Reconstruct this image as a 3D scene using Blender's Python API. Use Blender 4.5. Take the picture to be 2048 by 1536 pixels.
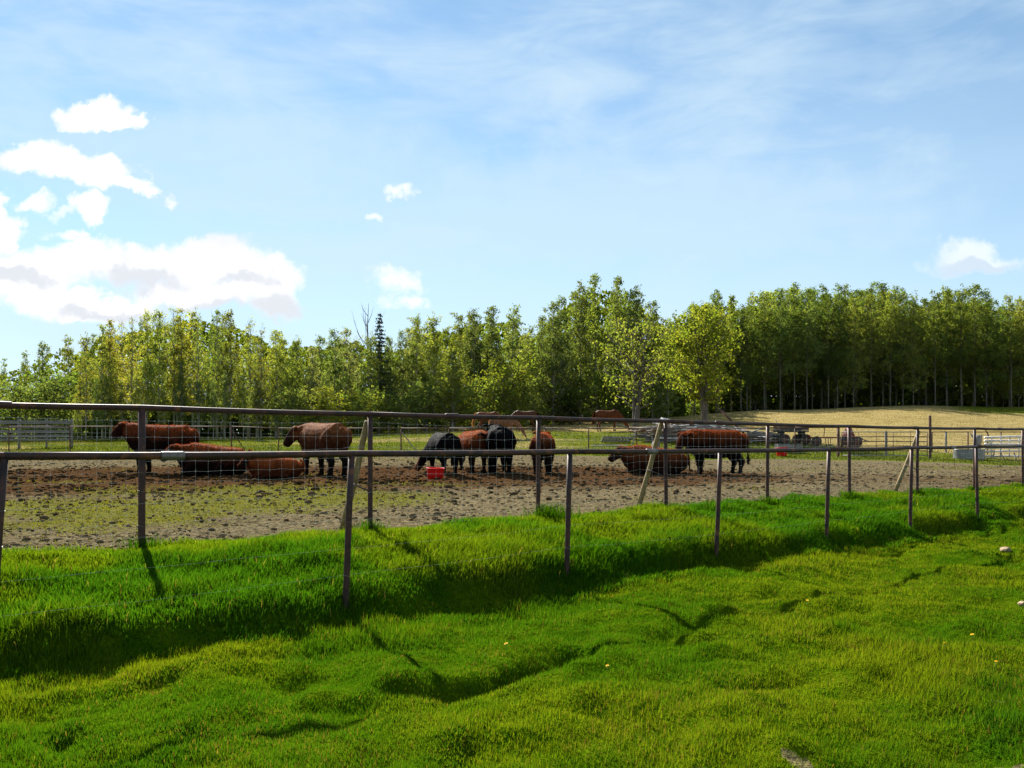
import bpy, bmesh, math, random
import numpy as np
from mathutils import Vector, Matrix

random.seed(7)
RNG = np.random.default_rng(11)
SC = bpy.context.scene
COL = SC.collection
for o in list(bpy.data.objects):
    bpy.data.objects.remove(o)

# ------------------------------------------------------------------ camera
E = 1.85            # eye height above the lawn
F = 1650.0          # focal length in photograph pixels
HZ = 885.0          # horizon row
cam_d = bpy.data.cameras.new('camera')
cam = bpy.data.objects.new('camera', cam_d)
COL.objects.link(cam)
cam.location = (0, 0, E)
cam.rotation_euler = (math.radians(90), 0, 0)
cam_d.sensor_width = 36.0
cam_d.lens = F / 2048 * 36
cam_d.shift_y = (HZ - 768) / 2048
cam_d.clip_start = 0.05
cam_d.clip_end = 3000
SC.camera = cam

# ------------------------------------------------------------------ light
SUN_AZ = math.radians(-28)      # left of the view axis (+Y), clockwise positive
SUN_EL = math.radians(36)
SUN_POWER = 5.0
SKY_STRENGTH = 0.053
EXPOSURE = 1.6
sd = bpy.data.lights.new('sun', 'SUN')
sd.energy = SUN_POWER
sd.angle = math.radians(0.53)
sd.color = (1.0, 0.95, 0.86)
sun = bpy.data.objects.new('sun', sd)
COL.objects.link(sun)
to_sun = Vector((math.sin(SUN_AZ) * math.cos(SUN_EL), math.cos(SUN_AZ) * math.cos(SUN_EL), math.sin(SUN_EL)))
sun.rotation_euler = to_sun.to_track_quat('Z', 'Y').to_euler()
sun.location = to_sun * 60

SC.view_settings.view_transform = 'Standard'
SC.view_settings.look = 'None'
SC.view_settings.exposure = EXPOSURE
SC.view_settings.gamma = 1.0
SC.view_settings.use_curve_mapping = False
SC.render.engine = 'CYCLES'
SC.cycles.max_bounces = 6
SC.cycles.transparent_max_bounces = 8
SC.cycles.diffuse_bounces = 3
SC.cycles.glossy_bounces = 2
SC.cycles.transmission_bounces = 4
SC.cycles.caustics_reflective = False
SC.cycles.caustics_refractive = False
SC.cycles.use_adaptive_sampling = True
SC.cycles.adaptive_threshold = 0.02


class NB:
    """small node builder"""
    def __init__(self, nt):
        self.nt = nt
        nt.nodes.clear()

    def n(self, t, ins=None, **props):
        nd = self.nt.nodes.new(t)
        for k, v in props.items():
            setattr(nd, k, v)
        for k, v in (ins or {}).items():
            self.put(nd.inputs[k], v)
        return nd

    def put(self, sock, v):
        if isinstance(v, bpy.types.NodeSocket):
            self.nt.links.new(v, sock)
        elif isinstance(v, bpy.types.Node):
            self.nt.links.new(v.outputs[0], sock)
        else:
            sock.default_value = v

    def m(self, op, a, b=None, c=None, clamp=False):
        nd = self.nt.nodes.new('ShaderNodeMath')
        nd.operation = op
        nd.use_clamp = clamp
        self.put(nd.inputs[0], a)
        if b is not None:
            self.put(nd.inputs[1], b)
        if c is not None:
            self.put(nd.inputs[2], c)
        return nd.outputs[0]

    def ramp(self, v, lo, hi, a=0.0, b=1.0, smooth=True):
        nd = self.nt.nodes.new('ShaderNodeMapRange')
        nd.interpolation_type = 'SMOOTHSTEP' if smooth else 'LINEAR'
        self.put(nd.inputs['Value'], v)
        nd.inputs['From Min'].default_value = lo
        nd.inputs['From Max'].default_value = hi
        nd.inputs['To Min'].default_value = a
        nd.inputs['To Max'].default_value = b
        return nd.outputs['Result']

    def mix(self, f, a, b, blend='MIX'):
        nd = self.nt.nodes.new('ShaderNodeMix')
        nd.data_type = 'RGBA'
        nd.blend_type = blend
        self.put(nd.inputs['Factor'], f)
        for s, v in ((nd.inputs[6], a), (nd.inputs[7], b)):
            if isinstance(v, tuple) and len(v) == 3:
                v = v + (1.0,)
            self.put(s, v)
        return nd.outputs[2]

    def noise(self, vec, scale, detail=4.0, rough=0.55, dist=0.0):
        nd = self.n('ShaderNodeTexNoise', {'Scale': scale, 'Detail': detail, 'Roughness': rough, 'Distortion': dist})
        if vec is not None:
            self.put(nd.inputs['Vector'], vec)
        return nd


# ------------------------------------------------------------------ sky with clouds
def build_world():
    w = bpy.data.worlds.new('World')
    SC.world = w
    w.use_nodes = True
    w.cycles.sampling_method = 'MANUAL'
    w.cycles.sample_map_resolution = 512
    b = NB(w.node_tree)
    tc = b.n('ShaderNodeTexCoord')
    sky = b.n('ShaderNodeTexSky')
    sky.sky_type = 'NISHITA'
    sky.sun_disc = False
    sky.sun_elevation = SUN_EL
    sky.sun_rotation = SUN_AZ
    sky.altitude = 600
    sky.air_density = 1.0
    sky.dust_density = 0.0
    sky.ozone_density = 2.0
    sep = b.n('ShaderNodeSeparateXYZ', {0: tc.outputs['Generated']})
    X, Y, Z = sep.outputs
    front = b.ramp(Y, 0.15, 0.35)
    ys = b.m('MAXIMUM', Y, 0.15)
    px = b.m('DIVIDE', X, ys)
    pz = b.m('DIVIDE', Z, ys)
    P = b.n('ShaderNodeCombineXYZ', {0: px, 1: pz, 2: 0.0}).outputs[0]
    # ragged edges
    nz = b.noise(P, 9.0, 5.0, 0.6)
    n2 = b.noise(P, 30.0, 5.0, 0.6)
    ndx = b.m('MULTIPLY_ADD', b.m('SUBTRACT', nz.outputs[0], 0.5), 0.13, px)
    ndz = b.m('MULTIPLY_ADD', b.m('SUBTRACT', b.noise(P, 11.0, 5.0, 0.62).outputs[0], 0.5), 0.085, pz)

    def blobs(lst):
        acc = None
        for (x, y, rx, ry) in lst:
            u = b.m('MULTIPLY', b.m('SUBTRACT', ndx, (x - 1024) / F), F / rx)
            v = b.m('MULTIPLY', b.m('SUBTRACT', ndz, (HZ - y) / F), F / ry)
            r2 = b.m('MULTIPLY_ADD', u, u, b.m('MULTIPLY', v, v))
            f = b.m('SUBTRACT', 1.0, b.m('MINIMUM', r2, 2.2))
            acc = f if acc is None else b.m('MAXIMUM', acc, f)
        return acc
    thick = blobs([(60, 560, 135, 62), (150, 518, 100, 44), (290, 540, 140, 54), (425, 528, 150, 62), (530, 555, 105, 55),
                   (400, 590, 190, 42), (170, 612, 170, 36), (-5, 468, 46, 56), (-110, 520, 120, 110), (560, 598, 70, 42),
                   (200, 228, 100, 34), (270, 245, 58, 24), (55, 308, 95, 42), (130, 330, 80, 42), (205, 348, 85, 40),
                   (265, 368, 48, 24), (180, 418, 48, 36), (-25, 410, 36, 55)])
    thin = blobs([(60, 408, 62, 20), (330, 390, 30, 16), (110, 430, 55, 14), (785, 565, 62, 44), (800, 605, 52, 26), (757, 433, 30, 15),
                  (820, 372, 42, 24), (110, 470, 60, 14)])
    soft = blobs([(1925, 500, 70, 26), (1955, 520, 115, 24)])
    grey = blobs([(30, 560, 110, 17), (270, 566, 100, 24), (500, 560, 85, 16), (570, 612, 85, 26), (470, 628, 130, 26), (1955, 528, 95, 15),
                  (250, 625, 150, 14)])
    det = b.m('MULTIPLY', b.m('SUBTRACT', n2.outputs[0], 0.5), 1.0)
    puff = b.m('MULTIPLY_ADD', b.m('SUBTRACT', b.noise(P, 17.0, 5.0, 0.6).outputs[0], 0.5), 1.9, det)
    m_thick = b.ramp(b.m('ADD', b.m('MULTIPLY', thick, 0.8), b.m('MULTIPLY', puff, 0.62)), -0.04, 0.55)
    m_thin = b.ramp(b.m('ADD', thin, b.m('MULTIPLY', puff, 1.5)), 0.1, 1.2, 0.0, 0.9)
    sheet = b.ramp(b.m('ADD', blobs([(1250, 440, 980, 150), (430, 330, 560, 130)]), b.m('MULTIPLY', puff, 0.5)), -1.0, 1.0, 0.0, 0.72)
    m_soft = b.ramp(b.m('ADD', soft, b.m('MULTIPLY', puff, 0.9)), -0.3, 1.0, 0.0, 0.6)
    m_c = b.m('MULTIPLY', b.m('MAXIMUM', b.m('MAXIMUM', m_thick, m_thin), m_soft), front)
    # the same sort of clouds all round, where the lens does not look
    el = b.m('ARCTAN2', Z, b.m('SQRT', b.m('MULTIPLY_ADD', X, X, b.m('MULTIPLY', Y, Y))))
    rn = b.noise(tc.outputs['Generated'], 3.2, 5.0, 0.58)
    rest = b.m('MULTIPLY', b.ramp(rn.outputs[0], 0.56, 0.66), b.m('MULTIPLY', b.m('SUBTRACT', 1.0, front), b.ramp(el, 0.75, 0.3)))
    m_all = b.m('MAXIMUM', m_c, rest)
    # high thin cirrus veil
    cv = b.n('ShaderNodeMapping', {'Vector': tc.outputs['Generated'], 'Scale': (1.3, 1.3, 4.2), 'Rotation': (0.0, 0.14, 0.0)})
    c1 = b.noise(cv.outputs[0], 1.7, 5.0, 0.56, 0.35)
    c2 = b.noise(cv.outputs[0], 5.5, 4.0, 0.6, 0.8)
    cir = b.m('MULTIPLY_ADD', c2.outputs[0], 0.35, c1.outputs[0])
    veil = b.ramp(cir, 0.50, 0.86, 0.10, 0.80)
    low = b.ramp(el, 0.02, 0.56, 0.92, 0.08)
    veil = b.m('MAXIMUM', veil, b.m('MULTIPLY', low, b.ramp(c1.outputs[0], 0.25, 0.65, 0.6, 1.0)))
    veil = b.m('MAXIMUM', veil, b.m('MULTIPLY', sheet, b.m('MULTIPLY', front, b.ramp(cir, 0.40, 0.72, 0.55, 1.0))))
    k = 1.0 / SKY_STRENGTH / 2 ** EXPOSURE
    hs = b.n('ShaderNodeHueSaturation', {'Hue': 0.49, 'Saturation': 1.06, 'Value': 1.0, 'Color': sky.outputs[0]})
    base = b.mix(veil, hs.outputs[0], (0.69 * k, 0.87 * k, 1.0 * k))
    gm = b.m('MULTIPLY', b.ramp(b.m('ADD', grey, b.m('MULTIPLY', puff, 1.2)), -0.7, 0.9, 0.0, 0.9), 1.0)
    gm = b.m('MAXIMUM', gm, b.ramp(b.noise(P, 6.5, 4.0, 0.55).outputs[0], 0.48, 0.70, 0.0, 0.55))
    ccol = b.mix(gm, (1.15 * k, 1.15 * k, 1.15 * k), (0.78 * k, 0.82 * k, 0.89 * k))
    colr = b.mix(m_all, base, ccol)
    bg = b.n('ShaderNodeBackground', {'Color': colr, 'Strength': SKY_STRENGTH})
    out = b.n('ShaderNodeOutputWorld', {'Surface': bg.outputs[0]})


build_world()

# ------------------------------------------------------------------ numpy noise and terrain


def _hash(ix, iy, seed):
    h = (ix.astype(np.int64) * 374761393 + iy.astype(np.int64) * 668265263 + seed * 1442695041) & 0xFFFFFFFF
    h = ((h ^ (h >> 13)) * 1274126177) & 0xFFFFFFFF
    return ((h ^ (h >> 16)) & 0xFFFF) / 65535.0


def vnoise(x, y, seed=0):
    ix, iy = np.floor(x), np.floor(y)
    fx, fy = x - ix, y - iy
    fx = fx * fx * (3 - 2 * fx)
    fy = fy * fy * (3 - 2 * fy)
    a, b_, c, d = _hash(ix, iy, seed), _hash(ix + 1, iy, seed), _hash(ix, iy + 1, seed), _hash(ix + 1, iy + 1, seed)
    return (a * (1 - fx) + b_ * fx) * (1 - fy) + (c * (1 - fx) + d * fx) * fy


def fbm(x, y, seed=0, octv=4, gain=0.5):
    s, a, t = 0.0, 1.0, 0.0
    for i in range(octv):
        s = s + a * vnoise(x * 2 ** i + 17.3 * i, y * 2 ** i - 9.1 * i, seed + i)
        t += a
        a *= gain
    return s / t


def sstep(a, b_, x):
    t = np.clip((x - a) / (b_ - a), 0, 1)
    return t * t * (3 - 2 * t)


def lerp(a, b_, t):
    return np.asarray(a)[None, :] * (1 - t[:, None]) + np.asarray(b_)[None, :] * t[:, None]


NP0 = np.array((-4.01, 6.46))                  # near fence: first post and step to the next
NST = np.array((2.361, 1.929))
FP0 = np.array((-4.48, 9.98))                  # far fence
FST = np.array((2.453, 1.810))
NT = NST / np.linalg.norm(NST)
NN = np.array((-NT[1], NT[0]))                 # away from the camera

GU = np.array((-1.1, -0.62, -0.31, 0.0, 0.155, 0.31, 0.50, 0.62, 1.1))
GY = np.array((12, 18, 25, 32, 42, 48, 55, 70, 85, 100, 140, 400), float)
GZ = np.array((
    (-1.25, -1.25, -1.28, -1.30, -1.33, -1.35, -1.35, -1.35, -1.35),
    (-1.05, -1.05, -1.05, -1.10, -1.12, -1.15, -1.22, -1.25, -1.25),
    (-0.85, -0.87, -0.89, -0.90, -0.97, -1.03, -1.12, -1.15, -1.15),
    (-0.75, -0.76, -0.73, -0.70, -0.82, -0.95, -1.10, -1.15, -1.15),
    (-0.55, -0.55, -0.52, -0.40, -0.50, -0.65, -0.85, -1.02, -1.00),
    (-0.40, -0.38, -0.32, 0.05, 0.00, -0.15, -0.35, -0.50, -0.50),
    (-0.10, -0.10, 0.02, 0.62, 0.75, 0.65, 0.50, 0.30, 0.20),
    (0.05, 0.10, 0.35, 1.38, 1.75, 1.95, 2.20, 1.95, 1.60),
    (0.10, 0.15, 0.50, 1.60, 2.45, 3.30, 3.78, 3.62, 3.00),
    (0.10, 0.15, 0.50, 1.60, 2.45, 3.30, 3.72, 3.55, 3.00),
    (0.00, 0.10, 0.40, 1.20, 2.00, 2.60, 3.00, 2.80, 2.50),
    (0.00, 0.00, 0.00, 0.00, 0.00, 0.00, 0.00, 0.00, 0.00)))


def _cubic_w(t):
    return (-0.5 * t + t * t - 0.5 * t ** 3, 1 - 2.5 * t * t + 1.5 * t ** 3, 0.5 * t + 2 * t * t - 1.5 * t ** 3, -0.5 * t * t + 0.5 * t ** 3)


def grid_z(x, y):
    yy = np.clip(y, GY[0], GY[-1] - 1e-3)
    u = np.clip(x / np.maximum(y, 1.0), GU[0], GU[-1] - 1e-6)
    i = np.clip(np.searchsorted(GY, yy, side='right') - 1, 0, len(GY) - 2)
    j = np.clip(np.searchsorted(GU, u, side='right') - 1, 0, len(GU) - 2)
    ty = (yy - GY[i]) / (GY[i + 1] - GY[i])
    tu = (u - GU[j]) / (GU[j + 1] - GU[j])
    tu = tu * tu * (3 - 2 * tu) * 0.5 + tu * 0.5
    res = 0
    for k, wk in enumerate(_cubic_w(ty)):
        ii = np.clip(i + k - 1, 0, len(GY) - 1)
        res = res + wk * (GZ[ii, j] * (1 - tu) + GZ[ii, j + 1] * tu)
    return res + E


def fdist(x, y):
    return (x - NP0[0]) * NN[0] + (y - NP0[1]) * NN[1]


def fs(x, y):
    return (x - NP0[0]) * NT[0] + (y - NP0[1]) * NT[1]


def ffar(x, y):
    t = FST / np.linalg.norm(FST)
    return (x - FP0[0]) * -t[1] + (y - FP0[1]) * t[0]


RUTS = []                                       # ruts in the lawn, shaped to fall in shade and break up the rail shadow
for (p, q, dep) in (((650, 1398), (725, 1404), .10), ((800, 1372), (905, 1382), .13), ((905, 1380), (1010, 1356), .10), ((1010, 1352), (1160, 1306), .13),
                    ((130, 1478), (150, 1490), .10), ((300, 1372), (335, 1368), .07), ((1700, 1180), (1760, 1172), .06), ((1500, 1370), (1620, 1352), .06)):
    a_, b_ = [((u_ - 1024) / F * (1.85 * F / (v_ - HZ)), 1.85 * F / (v_ - HZ)) for u_, v_ in (p, q)]
    RUTS.append(a_ + b_ + (dep,))


def ground(x, y):
    x = np.asarray(x, float)
    y = np.asarray(y, float)
    d = fdist(x, y)
    s = fs(x, y)
    wob = (fbm(s * 0.8, d * 0.3, 3, 3) - 0.5) * 0.45
    top = 0.30 - 0.06 * sstep(6, 14, s)
    bank = top * sstep(-0.34, 0.20, d + wob) + (0.55 - top) * sstep(0.0, 2.6, d)
    lawn = (fbm(x * 0.45, y * 0.45, 21, 2) - 0.5) * 0.20 + (fbm(x * 1.25, y * 1.25, 22, 3) - 0.5) * 0.24 + (fbm(x * 3.4, y * 3.4, 23, 2) - 0.5) * 0.11
    bump = lawn * sstep(0.3, -0.6, d) + (fbm(x * 1.6, y * 1.6, 24, 3) - 0.5) * 0.10 * sstep(-0.3, 0.3, d) * sstep(3.4, 2.4, d)
    near = bank + bump
    for (ax, ay, bx, by, dep) in RUTS:
        t = np.clip(((x - ax) * (bx - ax) + (y - ay) * (by - ay)) / ((bx - ax) ** 2 + (by - ay) ** 2), 0, 1)
        q = np.hypot(x - ax - t * (bx - ax), y - ay - t * (by - ay))
        near = near - dep * np.exp(-(q / 0.13) ** 2) * (0.4 + 1.2 * fbm(x * 3, y * 3, 29, 2))
    g = grid_z(x, y)
    g = g + (fbm(x * 1.1, y * 1.1, 31, 4, 0.62) - 0.5) * 0.16 * sstep(36, 30, y) + (fbm(x * 0.16, y * 0.16, 33, 3) - 0.5) * 0.22 * sstep(14, 30, y)
    w = sstep(1.9, 3.6, d) * sstep(4, 9, y)
    behind = sstep(2, -3, y)
    return (near * (1 - w) + g * w) * (1 - behind)


def gz(x, y):
    return float(ground(np.array([x]), np.array([y]))[0])


def at(px, Y, dz=0.0):
    """ground point seen in photograph column px at depth Y"""
    x = (px - 1024) / F * Y
    return Vector((x, Y, gz(x, Y) + dz))


def at3(px, py, Y):
    return Vector(((px - 1024) / F * Y, Y, E + (HZ - py) / F * Y))


# ------------------------------------------------------------------ object helpers
def tag(o, label=None, cat=None, group=None, kind=None):
    if label:
        o['label'] = label
    if cat:
        o['category'] = cat
    if group:
        o['group'] = group
    if kind:
        o['kind'] = kind
    return o


def empty(name, loc=(0, 0, 0), rz=0.0):
    o = bpy.data.objects.new(name, None)
    COL.objects.link(o)
    o.location = loc
    o.rotation_euler = (0, 0, rz)
    o.empty_display_size = 0.2
    return o


def link(name, me, parent=None, mat=None):
    o = bpy.data.objects.new(name, me)
    COL.objects.link(o)
    if parent is not None:
        o.parent = parent
    if mat is not None and not me.materials:
        me.materials.append(mat)
    return o


def np_mesh(name, V, Fc, mat=None, col=None, smooth=False):
    """mesh from numpy vertices (n,3) and faces (m,k), with an optional point colour"""
    V = np.ascontiguousarray(V, np.float32)
    Fc = np.ascontiguousarray(Fc, np.int32)
    me = bpy.data.meshes.new(name)
    m, k = Fc.shape
    me.vertices.add(len(V))
    me.vertices.foreach_set('co', V.ravel())
    me.loops.add(m * k)
    me.loops.foreach_set('vertex_index', Fc.ravel())
    me.polygons.add(m)
    me.polygons.foreach_set('loop_start', np.arange(0, m * k, k, dtype=np.int32))
    try:
        me.polygons.foreach_set('loop_total', np.full(m, k, np.int32))
    except Exception:
        pass
    if smooth:
        me.polygons.foreach_set('use_smooth', np.ones(m, bool))
    me.update(calc_edges=True)
    me.validate()
    if col is not None:
        a = me.color_attributes.new('col', 'FLOAT_COLOR', 'POINT')
        c4 = np.ones((len(V), 4), np.float32)
        c4[:, :3] = col
        a.data.foreach_set('color', c4.ravel())
    if mat is not None:
        me.materials.append(mat)
    return me


class MB:
    """collects lofted tubes, boxes and lumps; build() links them as one mesh object"""
    def __init__(self):
        self.v, self.f = [], []

    def ring_loft(self, rings, cap=True):
        n = len(rings[0])
        b0 = len(self.v)
        for r in rings:
            self.v.extend([tuple(p) for p in r])
        for i in range(len(rings) - 1):
            for k in range(n):
                a = b0 + i * n + k
                c = b0 + i * n + (k + 1) % n
                self.f.append((a, c, c + n, a + n))
        if cap:
            self.f.append(tuple(b0 + k for k in reversed(range(n))))
            e = b0 + (len(rings) - 1) * n
            self.f.append(tuple(e + k for k in range(n)))
        return self

    def tube(self, pts, radii, n=8, ry=None, twist=0.0):
        pts = [Vector(p) for p in pts]
        if not hasattr(radii, '__len__'):
            radii = [radii] * len(pts)
        if ry is None:
            ry = radii
        elif not hasattr(ry, '__len__'):
            ry = [ry] * len(pts)
        rings = []
        ref = None
        for i, p in enumerate(pts):
            t = (pts[min(i + 1, len(pts) - 1)] - pts[max(i - 1, 0)]).normalized()
            if ref is None:
                ref = Vector((0, 1, 0)) if abs(t.y) < 0.8 else Vector((1, 0, 0))
            s = (ref - t * ref.dot(t)).normalized()
            ref = s
            u = t.cross(s)
            rings.append([p + s * (radii[i] * math.cos(twist + 2 * math.pi * k / n)) + u * (ry[i] * math.sin(twist + 2 * math.pi * k / n)) for k in range(n)])
        return self.ring_loft(rings)

    def box(self, c, size, rot=None, taper=1.0):
        c = Vector(c)
        R = rot if rot is not None else Matrix.Identity(3)
        b0 = len(self.v)
        for sz in (-1, 1):
            k = taper if sz > 0 else 1.0
            for sx, sy in ((-1, -1), (1, -1), (1, 1), (-1, 1)):
                self.v.append(tuple(c + R @ Vector((sx * size[0] / 2 * k, sy * size[1] / 2 * k, sz * size[2] / 2))))
        for q in ((3, 2, 1, 0), (4, 5, 6, 7), (0, 1, 5, 4), (1, 2, 6, 5), (2, 3, 7, 6), (3, 0, 4, 7)):
            self.f.append(tuple(b0 + k for k in q))
        return self

    def mesh(self, name, mat=None, smooth=False):
        me = bpy.data.meshes.new(name)
        me.from_pydata(self.v, [], self.f)
        if smooth:
            me.polygons.foreach_set('use_smooth', np.ones(len(me.polygons), bool))
        me.update()
        if mat:
            me.materials.append(mat)
        return me

    def build(self, name, mat=None, parent=None, smooth=False, bevel=0.0):
        me = self.mesh(name, mat, smooth)
        if bevel > 0:
            bm = bmesh.new()
            bm.from_mesh(me)
            bmesh.ops.bevel(bm, geom=list(bm.edges), offset=bevel, segments=1, affect='EDGES')
            bm.to_mesh(me)
            bm.free()
        return link(name, me, parent)


def copy_tree(o, parent=None):
    c = o.copy()
    COL.objects.link(c)
    if parent is not None:
        c.parent = parent
    for ch in o.children:
        copy_tree(ch, c)
    return c


# ------------------------------------------------------------------ materials
def new_mat(name):
    m = bpy.data.materials.new(name)
    m.use_nodes = True
    return m, NB(m.node_tree)


def finish(b, surf):
    b.n('ShaderNodeOutputMaterial', {'Surface': surf})


def mat_rough(name, c1, c2, scale=6.0, rough=0.8, metal=0.0, bump=0.3, stretch=None, c3=None, dist=0.02, spec=0.3):
    m, b = new_mat(name)
    tc = b.n('ShaderNodeTexCoord')
    vec = tc.outputs['Object']
    if stretch:
        vec = b.n('ShaderNodeMapping', {'Vector': vec, 'Scale': stretch}).outputs[0]
    n1 = b.noise(vec, scale, 6.0, 0.6)
    n2 = b.noise(vec, scale * 5.3, 4.0, 0.6)
    f = b.ramp(b.m('MULTIPLY_ADD', n2.outputs[0], 0.45, b.m('MULTIPLY', n1.outputs[0], 0.75)), 0.42, 0.74)
    c = b.mix(f, c1, c2)
    if c3:
        n3 = b.noise(vec, scale * 1.7, 3.0, 0.5)
        c = b.mix(b.ramp(n3.outputs[0], 0.58, 0.70), c, c3)
    bp = b.n('ShaderNodeBump', {'Strength': bump, 'Distance': dist, 'Height': n2.outputs[0]})
    p = b.n('ShaderNodeBsdfPrincipled', {'Base Color': c, 'Roughness': rough, 'Metallic': metal, 'Normal': bp.outputs[0], 'Specular IOR Level': spec})
    finish(b, p.outputs[0])
    return m


def mat_leafy(name, trans=0.45, rough=0.6, obj_tint=False, tcol=(1.15, 1.2, 0.55), gloss=0.04):
    """thin green blades and leaves: colour comes from the 'col' attribute, light passes through"""
    m, b = new_mat(name)
    at_ = b.n('ShaderNodeAttribute')
    at_.attribute_name = 'col'
    c = at_.outputs['Color']
    if obj_tint:
        oi = b.n('ShaderNodeObjectInfo')
        c = b.mix(1.0, c, oi.outputs['Color'], 'MULTIPLY')
        hv = b.n('ShaderNodeHueSaturation', {'Color': c, 'Hue': b.ramp(oi.outputs['Random'], 0, 1, 0.485, 0.515, False),
                                             'Value': b.ramp(b.m('FRACT', b.m('MULTIPLY', oi.outputs['Random'], 7.31)), 0, 1, 0.8, 1.2, False)})
        c = hv.outputs[0]
    dif = b.n('ShaderNodeBsdfDiffuse', {'Color': c, 'Roughness': 0.5})
    tr = b.n('ShaderNodeBsdfTranslucent', {'Color': b.mix(1.0, c, tcol, 'MULTIPLY')})
    mx = b.n('ShaderNodeMixShader', {0: trans, 1: dif.outputs[0], 2: tr.outputs[0]})
    gl = b.n('ShaderNodeBsdfGlossy', {'Color': (0.9, 0.95, 0.9, 1), 'Roughness': rough})
    mx2 = b.n('ShaderNodeMixShader', {0: gloss, 1: mx.outputs[0], 2: gl.outputs[0]})
    finish(b, mx2.outputs[0])
    return m


def mat_attr(name, rough=0.85, bump=0.4, nscale=30.0, spec=0.2, sheen=0.0):
    m, b = new_mat(name)
    at_ = b.n('ShaderNodeAttribute')
    at_.attribute_name = 'col'
    tc = b.n('ShaderNodeTexCoord')
    n = b.noise(tc.outputs['Object'], nscale, 5.0, 0.65)
    c = b.mix(b.ramp(n.outputs[0], 0.3, 0.75), b.mix(1.0, at_.outputs['Color'], (0.6, 0.6, 0.6), 'MULTIPLY'), b.mix(1.0, at_.outputs['Color'], (1.35, 1.3, 1.25), 'MULTIPLY'))
    bp = b.n('ShaderNodeBump', {'Strength': bump, 'Distance': 0.015, 'Height': n.outputs[0]})
    p = b.n('ShaderNodeBsdfPrincipled', {'Base Color': c, 'Roughness': rough, 'Normal': bp.outputs[0], 'Specular IOR Level': spec})
    if sheen:
        p.inputs['Sheen Weight'].default_value = sheen
        p.inputs['Sheen Roughness'].default_value = 0.35
        p.inputs['Sheen Tint'].default_value = (1.0, 0.45, 0.2, 1)
    finish(b, p.outputs[0])
    return m


M = {}
M['rust'] = mat_rough('rusty_pipe', (0.016, 0.009, 0.010), (0.066, 0.026, 0.018), 4.0, 0.6, 0.2, 0.35, c3=(0.125, 0.045, 0.02), dist=0.004, spec=0.4)
M['rust_far'] = mat_rough('old_rusty_steel', (0.05, 0.025, 0.018), (0.12, 0.05, 0.03), 2.0, 0.7, 0.1, 0.25, c3=(0.16, 0.06, 0.03))
M['coupler'] = mat_rough('galvanised_coupler', (0.10, 0.085, 0.075), (0.20, 0.18, 0.165), 14.0, 0.5, 0.6, 0.2)
M['wire'] = mat_rough('galvanised_wire', (0.34, 0.34, 0.35), (0.55, 0.55, 0.56), 20.0, 0.38, 0.55, 0.1, dist=0.001)
M['pole'] = mat_rough('peeled_pole', (0.14, 0.098, 0.035), (0.26, 0.185, 0.070), 5.0, 0.75, 0.0, 0.5, (6, 6, 0.7), c3=(0.09, 0.06, 0.025))
M['grey_wood'] = mat_rough('weathered_board', (0.10, 0.093, 0.086), (0.22, 0.205, 0.19), 3.0, 0.85, 0.0, 0.5, (0.6, 8, 8), c3=(0.12, 0.105, 0.095))
M['white_wood'] = mat_rough('pale_bleached_rail', (0.50, 0.44, 0.38), (0.74, 0.68, 0.62), 3.0, 0.8, 0.0, 0.4, c3=(0.35, 0.28, 0.22))
M['brown_wood'] = mat_rough('brown_board', (0.13, 0.075, 0.045), (0.27, 0.17, 0.10), 3.0, 0.85, 0.0, 0.5, (0.6, 8, 8))
M['galv'] = mat_rough('galvanised_sheet', (0.13, 0.135, 0.135), (0.24, 0.245, 0.24), 5.0, 0.42, 0.6, 0.15, c3=(0.20, 0.19, 0.17))
M['red_plastic'] = mat_rough('red_plastic', (0.50, 0.004, 0.004), (0.60, 0.007, 0.006), 6.0, 0.55, 0.0, 0.1, c3=(0.36, 0.02, 0.012), spec=0.12)
M['dark_iron'] = mat_rough('dark_iron', (0.035, 0.028, 0.025), (0.09, 0.066, 0.055), 4.0, 0.65, 0.2, 0.3)
M['red_paint'] = mat_rough('faded_red_paint', (0.12, 0.02, 0.015), (0.24, 0.05, 0.035), 4.0, 0.6, 0.0, 0.2, c3=(0.10, 0.05, 0.03))
M['bark_pale'] = mat_rough('pale_aspen_bark', (0.17, 0.16, 0.13), (0.36, 0.35, 0.29), 1.6, 0.85, 0.0, 0.5, (1, 1, 2.5), c3=(0.06, 0.05, 0.04))
M['bark_dark'] = mat_rough('grey_brown_bark', (0.055, 0.045, 0.036), (0.15, 0.125, 0.10), 2.0, 0.9, 0.0, 0.6, (3, 3, 0.6))
M['bark_stand'] = mat_rough('stand_aspen_bark', (0.075, 0.068, 0.052), (0.17, 0.155, 0.12), 1.6, 0.9, 0.0, 0.5, (1, 1, 2.5), c3=(0.035, 0.03, 0.024))
M['rock'] = mat_rough('pale_rock', (0.20, 0.135, 0.08), (0.34, 0.25, 0.16), 6.0, 0.85, 0.0, 0.5)
M['grass'] = mat_leafy('grass_blade', 0.52, 0.5, False, (1.25, 1.15, 0.3), 0.0)
M['leaf'] = mat_leafy('leaf', 0.58, 0.55, True, (1.25, 1.2, 0.45), 0.004)
M['needle'] = mat_leafy('spruce_needle', 0.2, 0.6, False)
M['clod'] = mat_attr('earth_clod', 1.0, 0.8, 25.0, 0.0)
M['straw'] = mat_leafy('dry_straw', 0.3, 0.6, False, (1.0, 0.95, 0.8), 0.0)
M['hide'] = mat_attr('cattle_hide', 0.85, 0.25, 14.0, 0.03, 0.0)
M['horse_hide'] = mat_attr('horse_hide', 0.6, 0.1, 9.0, 0.10)
M['fur'] = mat_leafy('fur_tips', 0.4, 0.5, False, (1.2, 0.9, 0.7), 0.0)
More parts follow.
